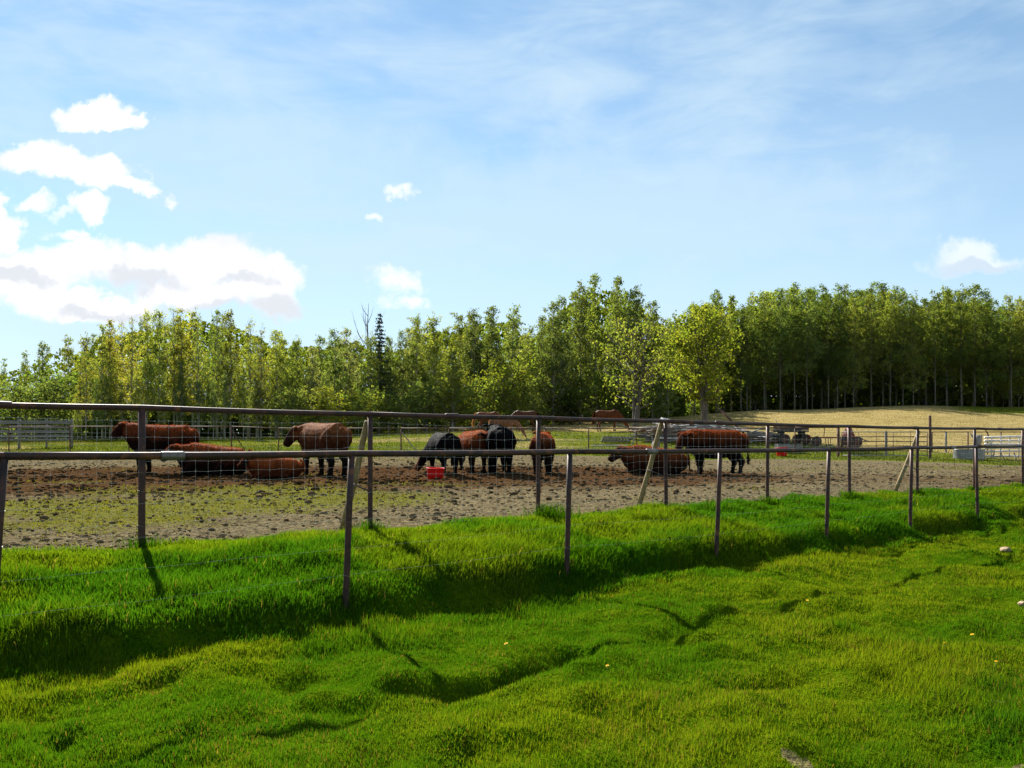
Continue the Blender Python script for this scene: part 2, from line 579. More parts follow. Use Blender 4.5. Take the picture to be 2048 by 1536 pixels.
M['petal'] = mat_rough('dandelion_petal', (0.80, 0.50, 0.01), (0.9, 0.62, 0.02), 60.0, 0.7)
M['stem'] = mat_rough('dandelion_stem', (0.10, 0.16, 0.03), (0.16, 0.22, 0.05), 40.0, 0.7)


def mat_ground():
    m, b = new_mat('earth_and_turf')
    a = b.n('ShaderNodeAttribute')
    a.attribute_name = 'cov'
    s = b.n('ShaderNodeSeparateColor', {0: a.outputs['Color']})
    dirt, hay, weed = s.outputs[0], s.outputs[1], s.outputs[2]
    wet = a.outputs['Alpha']
    tc = b.n('ShaderNodeTexCoord')
    P = tc.outputs['Object']
    mid = b.noise(P, 2.2, 4.0, 0.62)
    fine = b.noise(P, 11.0, 4.0, 0.68)
    vf = b.noise(P, 45.0, 2.0, 0.6)
    streak = b.noise(b.n('ShaderNodeMapping', {'Vector': P, 'Scale': (0.25, 1.1, 1.0)}).outputs[0], 2.2, 5.0, 0.6)
    # turf under the blades and distant pasture
    turf = b.mix(b.ramp(mid.outputs[0], 0.35, 0.7), (0.022, 0.058, 0.001), (0.060, 0.092, 0.002))
    turf = b.mix(b.ramp(fine.outputs[0], 0.62, 0.80), turf, (0.075, 0.055, 0.018))
    past = b.mix(b.ramp(streak.outputs[0], 0.38, 0.62), (0.100, 0.118, 0.010), (0.060, 0.084, 0.007))
    past = b.mix(b.ramp(fine.outputs[0], 0.5, 0.72), past, (0.15, 0.125, 0.04))
    far = b.ramp(b.n('ShaderNodeSeparateXYZ', {0: P}).outputs[1], 26, 34)
    turf = b.mix(far, turf, past)
    # dirt: dry grey-brown to dark trodden manure
    dry = b.mix(b.ramp(fine.outputs[0], 0.33, 0.70), (0.056, 0.044, 0.025), (0.172, 0.140, 0.078))
    dry = b.mix(b.ramp(vf.outputs[0], 0.58, 0.74), dry, (0.24, 0.19, 0.105))
    dark = b.mix(b.ramp(fine.outputs[0], 0.33, 0.72), (0.024, 0.013, 0.007), (0.095, 0.050, 0.022))
    wf = b.ramp(b.m('ADD', wet, b.m('MULTIPLY', b.m('SUBTRACT', mid.outputs[0], 0.5), 0.9)), 0.3, 0.75)
    dc = b.mix(wf, dry, dark)
    wd = b.ramp(b.m('ADD', weed, b.m('MULTIPLY', b.m('SUBTRACT', fine.outputs[0], 0.5), 1.3)), 0.45, 0.72, 0.0, 0.85)
    dc = b.mix(wd, dc, b.mix(mid.outputs[0], (0.075, 0.080, 0.014), (0.14, 0.135, 0.026)))
    hc = b.mix(b.ramp(streak.outputs[0], 0.35, 0.68), (0.185, 0.142, 0.050), (0.29, 0.225, 0.095))
    hc = b.mix(b.ramp(fine.outputs[0], 0.6, 0.8), hc, (0.085, 0.085, 0.02))
    jit = b.m('MULTIPLY', b.m('SUBTRACT', mid.outputs[0], 0.5), 0.7)
    c = b.mix(b.ramp(b.m('ADD', hay, jit), 0.3, 0.7), turf, hc)
    c = b.mix(b.ramp(b.m('ADD', dirt, jit), 0.35, 0.65), c, dc)
    hgt = b.noise(P, 7.0, 5.0, 0.68).outputs[0]
    bp = b.n('ShaderNodeBump', {'Strength': 0.9, 'Distance': 0.10, 'Height': hgt})
    p = b.n('ShaderNodeBsdfPrincipled', {'Base Color': c, 'Roughness': 1.0, 'Normal': bp.outputs[0], 'Specular IOR Level': 0.0})
    finish(b, p.outputs[0])
    return m


M['ground'] = mat_ground()

# ------------------------------------------------------------------ the ground


def cover(x, y):
    """dirt, hay, weed and wet coverage at ground points"""
    df = ffar(x, y)
    u = x / np.maximum(y, 1)
    back = 37.5 + (fbm(x * 0.12, y * 0.12, 41, 3) - 0.5) * 7 + 2.5 * sstep(-0.2, -0.5, u)
    dirt = sstep(0.02, 0.35, df + (fbm(x * 1.2, y * 1.2, 42, 3) - 0.5) * 0.7) * sstep(back + 1.6, back - 1.6, y)
    dirt = np.maximum(dirt, 0.8 * sstep(0.81, 0.83, fbm(x * 1.7, y * 1.7, 62, 4)) * sstep(-0.5, -0.9, fdist(x, y)) * sstep(30, 20, y))
    hay = sstep(50, 60, y + 22 * (u - 0.12)) * sstep(-0.28, 0.02, u + (fbm(x * 0.07, y * 0.07, 45, 3) - 0.5) * 0.25)
    hay = hay * (1 - 0.95 * sstep(0.47, 0.6, u) * sstep(71, 80, y)) * (1 - 0.6 * sstep(84, 92, y))
    hay = np.maximum(hay, 0.55 * sstep(0.52, 0.72, fbm(x * 0.1, y * 0.25, 46, 4)) * sstep(40, 46, y))
    wz = np.exp(-((df - 4.6) / 2.6) ** 2) * sstep(0.06, -0.22, u)
    weed = np.clip(0.27 + 0.55 * wz + (fbm(x * 0.35, y * 0.6, 47, 4) - 0.5) * 1.1 - 0.15 * sstep(20, 23, y) * sstep(31, 27, y), 0, 1)
    wet = 1.15 * np.exp(-((y - 23.5 - 4 * (u + 0.1)) / 5.5) ** 2) * (1 - 0.55 * sstep(0.12, 0.4, u)) + 0.2 * (fbm(x * 0.3, y * 0.3, 48, 3) - 0.5)
    return dirt, hay, weed, np.clip(wet, 0, 1)


def build_ground():
    inner = np.linspace(-50, 50, 400)
    outer = np.concatenate([np.linspace(-180, -52, 44), inner, np.linspace(52, 180, 44)])
    th = np.radians(outer)
    r = np.concatenate([np.linspace(0.25, 3.2, 14), np.geomspace(3.3, 130, 330), np.geomspace(136, 1500, 26)])
    R, T = np.meshgrid(r, th, indexing='ij')
    x, y = (R * np.sin(T)).ravel(), (R * np.cos(T)).ravel()
    z = ground(x, y)
    V = np.stack([x, y, z], 1)
    nc = len(th)
    i, j = np.meshgrid(np.arange(len(r) - 1), np.arange(nc - 1), indexing='ij')
    a = (i * nc + j).ravel()
    Fc = np.stack([a, a + 1, a + nc + 1, a + nc], 1)
    Fc = Fc[:, ::-1]
    dirt, hay, weed, wet = cover(x, y)
    cov = np.stack([dirt, hay, weed, wet], 1).astype(np.float32)
    fx, fy = x[Fc].mean(1), y[Fc].mean(1)
    fdirt = dirt[Fc].mean(1)
    lawn = (ffar(fx, fy) < 0.2) | (fy < 3)
    pad = ~lawn & (fy < 44) & (fdirt > 0.5)
    past = ~lawn & ~pad
    for nm, msk in (('lawn', lawn), ('paddock_ground', pad), ('pasture', past)):
        ff = Fc[msk]
        used, inv = np.unique(ff, return_inverse=True)
        me = np_mesh(nm, V[used], inv.reshape(ff.shape), M['ground'], smooth=True)
        at_ = me.color_attributes.new('cov', 'FLOAT_COLOR', 'POINT')
        at_.data.foreach_set('color', np.ascontiguousarray(cov[used]).ravel())
        tag(link(nm, me), kind='structure')


build_ground()

# ------------------------------------------------------------------ the two pipe fences in front
def wire_bay(p0, p1, heights, step, r, sag=0.0, seed=0):
    """woven wire between two posts: strands, stays and the knots where they cross"""
    rr = random.Random(seed)
    mb = MB()
    p0, p1 = Vector(p0), Vector(p1)
    L = (Vector((p1.x, p1.y, 0)) - Vector((p0.x, p0.y, 0))).length
    n = max(2, int(L / step))
    grid = []
    for h in heights:
        row = []
        dz = rr.uniform(-1, 1) * sag
        for k in range(n + 1):
            t = k / n
            q = p0.lerp(p1, t)
            row.append(Vector((q.x, q.y, q.z + h - math.sin(t * math.pi) * abs(dz) + (rr.uniform(-1, 1) * sag * 0.25 if 0 < k < n else 0))))
        grid.append(row)
        mb.tube(row, r, 3)
    if len(heights) > 4:
        for k in range(1, n):
            col = [g[k] + Vector((rr.uniform(-1, 1), 0, 0)) * 0.006 for g in grid]
            mb.tube(col, r * 0.85, 3)
            for g in grid:
                q = g[k]
                mb.tube([q - Vector((0, 0, 0.007)), q + Vector((0, 0, 0.007))], r * 2.1, 4)
    return mb


def pipe_post(base, top, r, name, parent, mat, n=12):
    mb = MB()
    b0, t0 = Vector(base), Vector(top)
    pts = [b0 + Vector((0, 0, -0.45)), b0, b0.lerp(t0, 0.33) + Vector((random.uniform(-1, 1), random.uniform(-1, 1), 0)) * 0.004,
           b0.lerp(t0, 0.66) + Vector((random.uniform(-1, 1), random.uniform(-1, 1), 0)) * 0.004, t0]
    mb.tube(pts, r, n)
    return mb.build(name, mat, parent, smooth=True)


def ring(c, axis, r, w, n=12):
    a = Vector(axis).normalized() * w
    return MB().tube([Vector(c) - a, Vector(c) - a * 0.85, Vector(c) + a * 0.85, Vector(c) + a], [r * 0.97, r, r, r * 0.97], n)


def build_near_fence():
    root = empty('pipe_fence', (NP0[0], NP0[1], 0))
    tag(root, 'nearer rusty pipe fence whose single top rail runs across the grass at eye level', 'fence', 'rusty pipe fences along the paddock')
    inv = Matrix.Translation(-root.location)
    off = root.location.copy()
    rz = {-2: -.105, -1: -.105, 0: -.106, 1: -.114, 2: -.113, 3: -.120, 4: -.120, 5: -.105, 6: -.090, 7: -.085, 8: -.08, 9: -.08}
    lean = {0: (0.075, 0.0), 1: (0.045, 0.0), 2: (0.03, 0.0), 3: (0.045, 0), 4: (0.03, 0), 5: (0.02, 0), 6: (-0.02, 0)}
    tops, bases = {}, {}
    for i in range(-2, 10):
        p = NP0 + NST * i
        g = gz(p[0], p[1])
        l = lean.get(i, (0, 0))
        bases[i] = Vector((p[0] - l[0], p[1] - l[1], g)) - off
        tops[i] = Vector((p[0] + l[0] * 0.4, p[1] + l[1], E + rz[i])) - off
        pipe_post(bases[i], tops[i] - Vector((0, 0, 0.02)), 0.033, 'post', root, M['rust'])
        for h in (0.35, 0.90, 1.18):
            c = bases[i].lerp(tops[i], h / 1.6)
            ring(c, (0.25, 0, 1), 0.0350, 0.0022, 10).build('wire_tie', M['coupler'], root)
    # rails in lengths of two bays, joined by sleeves
    for a in range(-2, 9, 2):
        pts = [tops[k] for k in range(a, min(a + 2, 9) + 1)]
        fine = []
        for q0, q1 in zip(pts, pts[1:]):
            for k in range(4):
                t = k / 4
                fine.append(q0.lerp(q1, t) - Vector((0, 0, 0.008 * math.sin(t * math.pi))))
        fine.append(pts[-1])
        MB().tube(fine, 0.033, 14).build('top_rail', M['rust'], root, smooth=True)
    for i, t in ((0, 0.42), (2, 0.5), (5, 0.6), (7, 0.4)):
        q = tops[i].lerp(tops[i + 1], t) - Vector((0, 0, 0.0075))
        ring(q, tops[i + 1] - tops[i], 0.0395, 0.10, 14).build('rail_sleeve', M['coupler'], root, smooth=True)
    for i in range(-2, 9):
        mb = wire_bay(bases[i], bases[i + 1], (0.35, 0.62, 0.90, 1.18), 0.35, 0.0008, 0.02, i)
        tag(mb.build('fence_wire', M['wire'], root), kind='stuff')


def build_far_fence():
    root = empty('pipe_fence', (FP0[0], FP0[1], 0))
    tag(root, 'farther rusty pipe fence with woven wire and a high top rail above the cattle', 'fence', 'rusty pipe fences along the paddock')
    off = root.location.copy()
    rz = {-3: .41, -2: .41, -1: .415, 0: .42, 1: .405, 2: .405, 3: .40, 4: .38, 5: .375, 6: .37, 7: .385, 8: .395, 9: .40, 10: .40, 11: .40}
    tops, bases = {}, {}
    for i in range(-3, 12):
        p = FP0 + FST * i
        bases[i] = Vector((p[0], p[1], gz(p[0], p[1]))) - off
        tops[i] = Vector((p[0] + random.uniform(-.012, .012), p[1], E + rz[i])) - off
        pipe_post(bases[i], tops[i] - Vector((0, 0, 0.02)), 0.036 if i != 0 else 0.042, 'post', root, M['rust'])
        for h in (0.30, 0.72, 0.95, 1.37):
            ring(bases[i].lerp(tops[i], h / 1.74), (0.2, 0, 1), 0.0385 if i else 0.0445, 0.0025, 10).build('wire_tie', M['coupler'], root)
    for a in range(-3, 11, 2):
        pts = [tops[k] for k in range(a, min(a + 2, 11) + 1)]
        fine = []
        for q0, q1 in zip(pts, pts[1:]):
            for k in range(4):
                t = k / 4
                fine.append(q0.lerp(q1, t) - Vector((0, 0, 0.010 * math.sin(t * math.pi))))
        fine.append(pts[-1])
        MB().tube(fine, 0.036, 14).build('top_rail', M['rust'], root, smooth=True)
    for i, t in ((-1, 0.52), (1, 0.45), (3, 0.5), (5, 0.97), (7, 0.5)):
        q = tops[i].lerp(tops[i + 1], t) - Vector((0, 0, 0.003))
        ring(q, tops[i + 1] - tops[i], 0.0435, 0.11, 14).build('rail_sleeve', M['rust'], root, smooth=True)
    hs = (0.10, 0.20, 0.31, 0.43, 0.55, 0.68, 0.82, 0.94, 1.07, 1.21, 1.37, 1.57)
    for i in range(-3, 11):
        n3 = Vector((NN[0], NN[1], 0)) * 0.042
        mb = wire_bay(bases[i] + n3, bases[i + 1] + n3, hs, 0.155, 0.0011, 0.03 if i != 2 else 0.06, 50 + i)
        tag(mb.build('woven_wire', M['wire'], root), kind='stuff')


def lean_pole(top_px, bot_px, i, label, r=0.047):
    """peeled pole wedged along the paddock side of the far fence"""
    def onfence(px, offs):
        u = (px - 1024) / F
        t = FST / np.linalg.norm(FST)
        nrm = np.array((-t[1], t[0]))
        q0 = FP0 + nrm * offs
        # x = u*y on the line q0 + FST*s
        s = (u * q0[1] - q0[0]) / (FST[0] - u * FST[1])
        return q0 + FST * s
    a = onfence(bot_px[0], 0.42)
    b_ = onfence(top_px[0], 0.11)
    zb = gz(a[0], a[1])
    top = Vector((b_[0], b_[1], E + (HZ - top_px[1]) / F * b_[1]))
    bot = Vector((a[0], a[1], zb - 0.06))
    root = empty('brace_pole', (a[0], a[1], zb))
    tag(root, label, 'pole', 'wooden brace poles leaning against the fence')
    o = root.location
    mid = bot.lerp(top, 0.5) + Vector((0.012, 0, 0))
    MB().tube([bot - o, bot.lerp(top, 0.25) - o, mid - o, bot.lerp(top, 0.78) - o, bot.lerp(top, 0.985) - o, top - o],
              [r * 1.06, r * 1.03, r, r * 0.97, r * 0.95, r * 0.8], 10).build('shaft', M['pole'], root, smooth=True)
    q = bot.lerp(top, 0.45)
    pp = FP0 + FST * i
    MB().tube([q - o + Vector((-0.02, -0.05, 0.03)), Vector((pp[0], pp[1] - 0.0, q.z - 0.09)) - o], 0.012, 6).build('tie_rod', M['dark_iron'], root, smooth=True)


build_near_fence()
build_far_fence()
lean_pole((735, 842), (682, 1073), 1, 'pale peeled brace pole leaning by the post right of the big bull')
lean_pole((1323, 845), (1275, 1028), 3, 'yellowish brace pole leaning over the lying cow')
lean_pole((1838, 862), (1788, 990), 6, 'rightmost brace pole, crossing the view of the steel gate')


# ------------------------------------------------------------------ fences and gates at the back of the paddock
def build_back_fence():
    Y0 = 42.0
    root = empty('back_fence', (-24, Y0, 0))
    tag(root, 'thin rusty rail fence along the back of the paddock before the pasture', 'fence')
    off = root.location.copy()
    cols = [-220, -100, 18, 140, 258, 370, 463, 557, 680, 802, 898, 985, 1090, 1177, 1273, 1375, 1470, 1590, 1676]
    tops = []
    for k, px in enumerate(cols):
        y = Y0 + 0.6 * math.sin(k * 0.9)
        b = at(px, y)
        row = 853 if px < 500 else (856.5 if px < 1500 else 855)
        t = Vector((b.x, b.y, E + (HZ - row) / F * y))
        tops.append(t - off)
        pipe_post(b - off, t - off, 0.030 if k % 3 else 0.036, 'post', root, M['rust_far'], 8)
        if px in (463, 802, 1273):
            q = at(px + (30 if px != 1273 else -14), y - 0.05)
            MB().tube([q - off, t - off - Vector((0, 0, 0.15))], 0.026, 6).build('brace', M['grey_wood'] if px != 463 else M['rust_far'], root)
    for a in range(0, len(tops) - 1):
        MB().tube([tops[a] + Vector((0.0, 0, 0)), tops[a + 1]], 0.026, 8).build('top_rail', M['rust_far'], root, smooth=True)
    for a in range(0, len(tops) - 1):
        mb = MB()
        for h in (0.3, 0.62, 0.95):
            mb.tube([tops[a] - Vector((0, 0, h)), tops[a].lerp(tops[a + 1], 0.5) - Vector((0, 0, h + 0.03)), tops[a + 1] - Vector((0, 0, h))], 0.0035, 3)
        tag(mb.build('fence_wire', M['wire'], root), kind='stuff')


def build_steel_gate():
    Y0 = 43.0
    b = at(1769, Y0)
    root = empty('steel_gate', b)
    tag(root, 'long grey tubular steel gate of thin bars between the tall post and fence', 'gate')
    o = root.location
    xl, xr = (1684 - 1024) / F * Y0 - o.x, (1855 - 1024) / F * Y0 - o.x
    rows = [E + (HZ - r) / F * Y0 - o.z for r in (864, 873.5, 883, 892, 901.5, 911)]
    for k, z in enumerate(rows):
        MB().tube([(xl, 0, z), (xr, 0, z)], 0.022, 8).build('bar', M['galv'] if k in (0, 5) else M['rust_far'], root, smooth=True)
    for px in (1684, 1718, 1753, 1787, 1821, 1855):
        x = (px - 1024) / F * Y0 - o.x
        MB().tube([(x, 0.03, rows[-1]), (x, 0.03, rows[0])], 0.022 if px in (1684, 1855) else 0.016, 8).build('stile', M['rust_far'], root, smooth=True)


def build_gate_posts():
    for px, row, r, lab in ((1676.5, 852, 0.075, 'thick rusty gate post at the left end of the steel gate'),
                            (1860, 831, 0.07, 'tall rust-brown post standing highest at the right end of the steel gate'),
                            (1772, 862, 0.07, 'grey post behind the middle of the steel gate')):
        Y = 43.0 if px != 1772 else 44.2
        b = at(px, Y)
        top = E + (HZ - row) / F * Y
        root = empty('gate_post', b)
        tag(root, lab, 'post')
        m = M['rust_far'] if px != 1772 else M['grey_wood']
        MB().tube([(0, 0, -0.4), (0, 0, 0.0), (0.01, 0, (top - b.z) * 0.5), (0, 0, top - b.z - 0.03), (0, 0, top - b.z)], [r, r, r * .98, r * .97, r * .8], 10).build('shaft', m, root, smooth=True)
        if px != 1772:
            for h in (0.35, 1.1):
                ring((0, 0, h), (0, 0, 1), r * 1.12, 0.04, 10).build('hinge_band', M['dark_iron'], root, smooth=True)


def build_right_rails():
    Y0 = 46.0
    root = empty('side_fence', (24, Y0, 0))
    tag(root, 'thin brown rail fence running right from the tall post behind the tank', 'fence')
    off = root.location.copy()
    tops = []
    for px in (1864, 1892, 1936, 1975, 2002, 2050, 2110, 2200):
        b = at(px, Y0)
        t = Vector((b.x, Y0, E + (HZ - 864) / F * Y0))
        tops.append(t - off)
        pipe_post(b - off, t - off, 0.055 if px in (1892,) else 0.036, 'post', root, M['grey_wood'] if px == 1892 else M['rust_far'], 8)
    for a, c in zip(tops, tops[1:]):
        MB().tube([a, c], 0.026, 8).build('top_rail', M['rust_far'], root, smooth=True)
    q0, q1 = at3(1970, 858, Y0 - .2) - off, at(1986, Y0 - .2) - off
    MB().tube([q0, q1 + Vector((-.2, 0, 1.0))], 0.03, 8).build('brace', M['rust_far'], root)


def build_white_gate():
    Y0 = 44.0
    b = at(2012, Y0)
    root = empty('pole_gate', b)
    tag(root, 'white bleached pole gate at the right edge behind the stock tank', 'gate')
    o = root.location
    xl, xr = (1969 - 1024) / F * Y0 - o.x, (2075 - 1024) / F * Y0 - o.x
    for row, dr in ((875, -2), (881.5, 0), (888.5, 0.5), (896, 0), (903, -1), (912.5, 0)):
        z0 = E + (HZ - row) / F * Y0 - o.z
        z1 = E + (HZ - row - dr) / F * Y0 - o.z
        MB().tube([(xl, 0, z0), ((xl + xr) / 2, 0.01, (z0 + z1) / 2 + 0.015), (xr, 0, z1)], [0.062, 0.058, 0.055], 8).build('rail', M['white_wood'], root, smooth=True)
    for px in (1981, 1999, 2017, 2036, 2056):
        x = (px - 1024) / F * Y0 - o.x
        MB().tube([(x, -0.07, E + (HZ - 916) / F * Y0 - o.z), (x + 0.03, -0.07, E + (HZ - 874) / F * Y0 - o.z)], 0.033, 8).build('upright', M['white_wood'], root, smooth=True)
    x = (1986 - 1024) / F * Y0 - o.x
    for px, x2 in ((1986, 1978), (1998, 2006), (2026, 2026)):
        x = (px - 1024) / F * Y0 - o.x
        q = (x2 - 1024) / F * Y0 - o.x
        MB().tube([(q, -0.35, E + (HZ - 925) / F * Y0 - o.z), (x, -0.1, E + (HZ - 905) / F * Y0 - o.z)], 0.03, 8).build('prop', M['grey_wood'], root, smooth=True)


def build_plank_fence():
    Y0 = 50.0
    x0, x1 = (-190 - 1024) / F * Y0, (146 - 1024) / F * Y0
    c = (x0 + x1) / 2
    b = Vector((c, Y0, gz(c, Y0)))
    root = empty('plank_fence', b)
    tag(root, 'weathered grey plank fence at the far left edge of the pasture', 'fence')
    o = root.location
    rows = ((844.5, 7.0), (854.5, 4.0), (863, 6.0), (872, 5.5), (879.5, 3.5))
    for (ra, rb) in ((x0, x0 + 5.2), (x0 + 5.2, x1)):
        for k, (row, hpx) in enumerate(rows):
            z = E + (HZ - row) / F * Y0 - o.z
            L = rb - ra - 0.02
            rt = Matrix.Rotation(random.uniform(-0.006, 0.006), 3, 'Y')
            MB().box(((ra + rb) / 2 - c, -0.05 + random.uniform(-.01, .01), z), (L + random.uniform(-.1, 0), 0.04, hpx / F * Y0), rt).build('plank', M['grey_wood'], root, bevel=0.006)
    for px in (-150, -60, 37, 92, 143):
        x = (px - 1024) / F * Y0 - c
        g = gz(x + c, Y0) - o.z
        t = E + (HZ - 838) / F * Y0 - o.z
        MB().tube([(x, 0.06, g - 0.3), (x, 0.06, t)], 0.085 if px == 37 else 0.06, 8).build('post', M['grey_wood'], root, smooth=True)


build_back_fence()
build_steel_gate()
build_gate_posts()
build_right_rails()
build_white_gate()
build_plank_fence()

# ------------------------------------------------------------------ trees
def leaf_mesh(name, centres, size, cols, mat, aspect=0.75, droop=0.0):
    n = len(centres)
    q = RNG.normal(0, 1, (n, 3))
    q /= np.linalg.norm(q, axis=1)[:, None] + 1e-9
    r = RNG.normal(0, 1, (n, 3))
    r = r - (r * q).sum(1)[:, None] * q
    r /= np.linalg.norm(r, axis=1)[:, None] + 1e-9
    s = (size * RNG.uniform(0.6, 1.4, n))[:, None]
    a, b_, c, d = centres - q * s, centres + r * s * aspect, centres + q * s, centres - r * s * aspect
    V = np.stack([a, b_, c, d], 1).reshape(-1, 3)
    Fc = np.arange(n * 4).reshape(-1, 4)
    return np_mesh(name, V, Fc, mat, np.repeat(cols, 4, 0))


def make_tree(kind, H, rw, c0, nleaf, lsize, bark, seed, sparse_top=0.0, nbr=34, up=0.9, trunk_r=None, clump=0.42, forks=1, shape='oval'):
    """returns trunk and crown meshes of a tree H tall with crown half width rw beginning at c0*H"""
    rr = random.Random(seed)
    mb = MB()
    tr = trunk_r or (0.010 * H + 0.03)
    branches = []
    stems = []
    for fk in range(forks):
        ang = rr.uniform(0, 6.28)
        sp = 0.0 if forks == 1 else 0.16 * rw
        pts = []
        for k in range(9):
            t = k / 8
            off = sp * t * 2.2
            pts.append(Vector((math.cos(ang + fk * 2.4) * off + rr.uniform(-1, 1) * 0.012 * H * t, math.sin(ang + fk * 2.4) * off + rr.uniform(-1, 1) * 0.012 * H * t, H * 0.97 * t - (0.3 if k == 0 else 0))))
        rad = [tr * (1 - 0.88 * (k / 8) ** 0.9) * (1.25 if k == 0 else 1) for k in range(9)]
        mb.tube(pts, rad, 7)
        stems.append((pts, rad))

    def prof(t):
        if shape == 'oval':
            return math.sin(math.pi * min(1, max(0.0, 0.10 + 0.9 * t)) ** 0.8) ** 0.7
        if shape == 'cone':
            return (1 - t) ** 0.8 * min(1, 0.5 + 3 * t)
        if shape == 'spire':
            return (0.55 + 0.45 * math.sin(math.pi * min(1, t * 1.5 + 0.15))) * (1 - t) ** 0.45 + 0.10
        if shape == 'round':
            return math.sqrt(max(0, 1 - (2 * t - 0.9) ** 2 / 1.25))
        if shape == 'bush':
            return (0.8 + 0.3 * math.sin(3.0 * t)) * math.sqrt(max(0.02, 1 - t ** 3))
        return 1.0
    for k in range(nbr):
        t = (k + rr.random()) / nbr
        pts, rad = stems[k % forks]
        z = H * (c0 + (0.98 - c0) * t)
        s = z / (H * 0.97) * 8
        i = min(7, int(s))
        base = pts[i].lerp(pts[i + 1], min(1, s - i))
        L = rw * prof(t) * rr.uniform(0.65, 1.2)
        az = k * 2.4 + rr.uniform(-0.5, 0.5)
        rise = up * rr.uniform(0.5, 1.2) * (0.6 + 0.6 * t)
        e = base + Vector((math.cos(az) * L, math.sin(az) * L, L * rise))
        m_ = base.lerp(e, 0.5) + Vector((0, 0, -0.06 * L))
        r0 = max(0.012, rad[i] * 0.45)
        mb.tube([base, m_, e], [r0, r0 * 0.6, r0 * 0.2], 4)
        branches.append((base, m_, e, L, t))
        for j in range(2):
            f = rr.uniform(0.35, 0.8)
            st = base.lerp(e, f)
            a2 = az + rr.choice((-1, 1)) * rr.uniform(0.5, 1.0)
            L2 = L * rr.uniform(0.3, 0.5)
            e2 = st + Vector((math.cos(a2) * L2, math.sin(a2) * L2, L2 * rise))
            mb.tube([st, e2], [r0 * 0.4, r0 * 0.15], 3)
            branches.append((st, st.lerp(e2, .5), e2, L2, t))
    trunk = mb.mesh(kind + '_trunk', bark, smooth=True)
    w = np.array([b_[3] + 0.15 for b_ in branches])
    tt = np.array([b_[4] for b_ in branches])
    w = w * (1 - sparse_top * sstep(0.5, 1.0, tt)) * np.array([rr.uniform(0.35, 1.3) for _ in branches])
    w /= w.sum()
    A = np.array([b_[0][:] for b_ in branches])
    Mi = np.array([b_[1][:] for b_ in branches])
    B = np.array([b_[2][:] for b_ in branches])
    # leaves in small bunches along the branches
    nb = max(10, nleaf // 9)
    idx = RNG.choice(len(branches), nb, p=w)
    f = RNG.uniform(0.15, 1.08, nb) ** 0.75
    Lb = np.array([b_[3] for b_ in branches])[idx]
    cen = np.where(f[:, None] < 0.5, A[idx] + (Mi[idx] - A[idx]) * (f * 2)[:, None], Mi[idx] + (B[idx] - Mi[idx]) * (f * 2 - 1)[:, None])
    cen = cen + RNG.normal(0, 1, (nb, 3)) * (clump * 0.75) * np.clip(Lb, 0.4, 1.6)[:, None] * np.array((1, 1, 0.7))
    bt = RNG.uniform(0.72, 1.28, nb)
    hue = RNG.uniform(0, 1, nb)
    bi = np.repeat(np.arange(nb), 9)
    cen = cen[bi] + RNG.normal(0, clump * 0.34, (len(bi), 3))
    cen[:, 2] = np.maximum(cen[:, 2], 0.15)
    cols = lerp((0.85, 1.0, 0.8), (1.12, 1.0, 0.9), hue[bi]) * bt[bi][:, None] * RNG.uniform(0.85, 1.15, len(bi))[:, None]
    crown = leaf_mesh(kind + '_crown', cen, lsize, cols, M['leaf'])
    return trunk, crown


def make_spruce(H, rw, seed):
    rr = random.Random(seed)
    mb = MB().tube([(0, 0, -0.3), (0, 0, H * 0.5), (0, 0, H)], [0.16, 0.09, 0.01], 7)
    trunk = mb.mesh('spruce_trunk', M['bark_dark'], smooth=True)
    cs, cl = [], []
    nt = 30
    for k in range(nt):
        t = k / nt
        z = H * (0.06 + 0.94 * t)
        L = rw * (1 - t) ** 0.85 + 0.12
        nbx = 9 if t < 0.8 else 6
        for j in range(nbx):
            az = rr.uniform(0, 6.28)
            Lj = L * rr.uniform(0.6, 1.15)
            n = int(14 * Lj) + 5
            f = RNG.uniform(0.1, 1, n)
            p = np.stack([np.cos(az) * Lj * f, np.sin(az) * Lj * f, z - 0.30 * Lj * f + 0.18 * Lj * f ** 2], 1) + RNG.normal(0, 0.07, (n, 3))
            cs.append(p)
            cl.append(np.full(n, rr.uniform(0.7, 1.2)))
    c = np.concatenate(cs)
    v = np.concatenate(cl)
    crown = leaf_mesh('spruce_crown', c, 0.12, np.array((0.022, 0.038, 0.016))[None] * v[:, None], M['needle'], 0.45)
    return trunk, crown


PROTO = {}


def proto(key, H, *a, **k):
    PROTO.setdefault(key[0], []).append((H,) + make_tree(key, H, *a, **k))


# A: slender aspen, leafy to mid height; C: thin budding tops; B: bushy poplar to the ground; R: right-hand stand with clear stems; W: willow scrub
for s in range(4):
    proto('A_aspen%d' % s, 13.0, 1.5, 0.16, 5200, 0.080, M['bark_pale'], 100 + s, 0.45, 60, 2.0, 0.11, 0.33, shape='spire')
for s in range(4):
    proto('C_budding_aspen%d' % s, 13.0, 1.6, 0.18, 3400, 0.070, M['bark_pale'], 120 + s, 0.85, 64, 2.3, 0.10, 0.28, shape='spire')
for s in range(4):
    proto('B_poplar%d' % s, 12.0, 1.85, 0.05, 7600, 0.084, M['bark_pale'], 140 + s, 0.5, 70, 1.7, 0.12, 0.37, shape='spire')
for s, c0 in enumerate((0.14, 0.24, 0.34, 0.42, 0.20, 0.30)):
    proto('R_tall_aspen%d' % s, 14.5, (1.9, 1.6, 2.0, 1.7, 1.5, 2.2)[s], c0 * 0.8, 5600, 0.088, M['bark_stand'], 160 + s, 0.5, 62, 1.5, 0.085, 0.38, shape='spire' if s != 2 else 'oval')
for s in range(3):
    proto('W_willow%d' % s, 4.0, 2.2, 0.02, 2600, 0.095, M['bark_dark'], 180 + s, 0.1, 40, 0.9, 0.05, 0.42, 3, 'round')
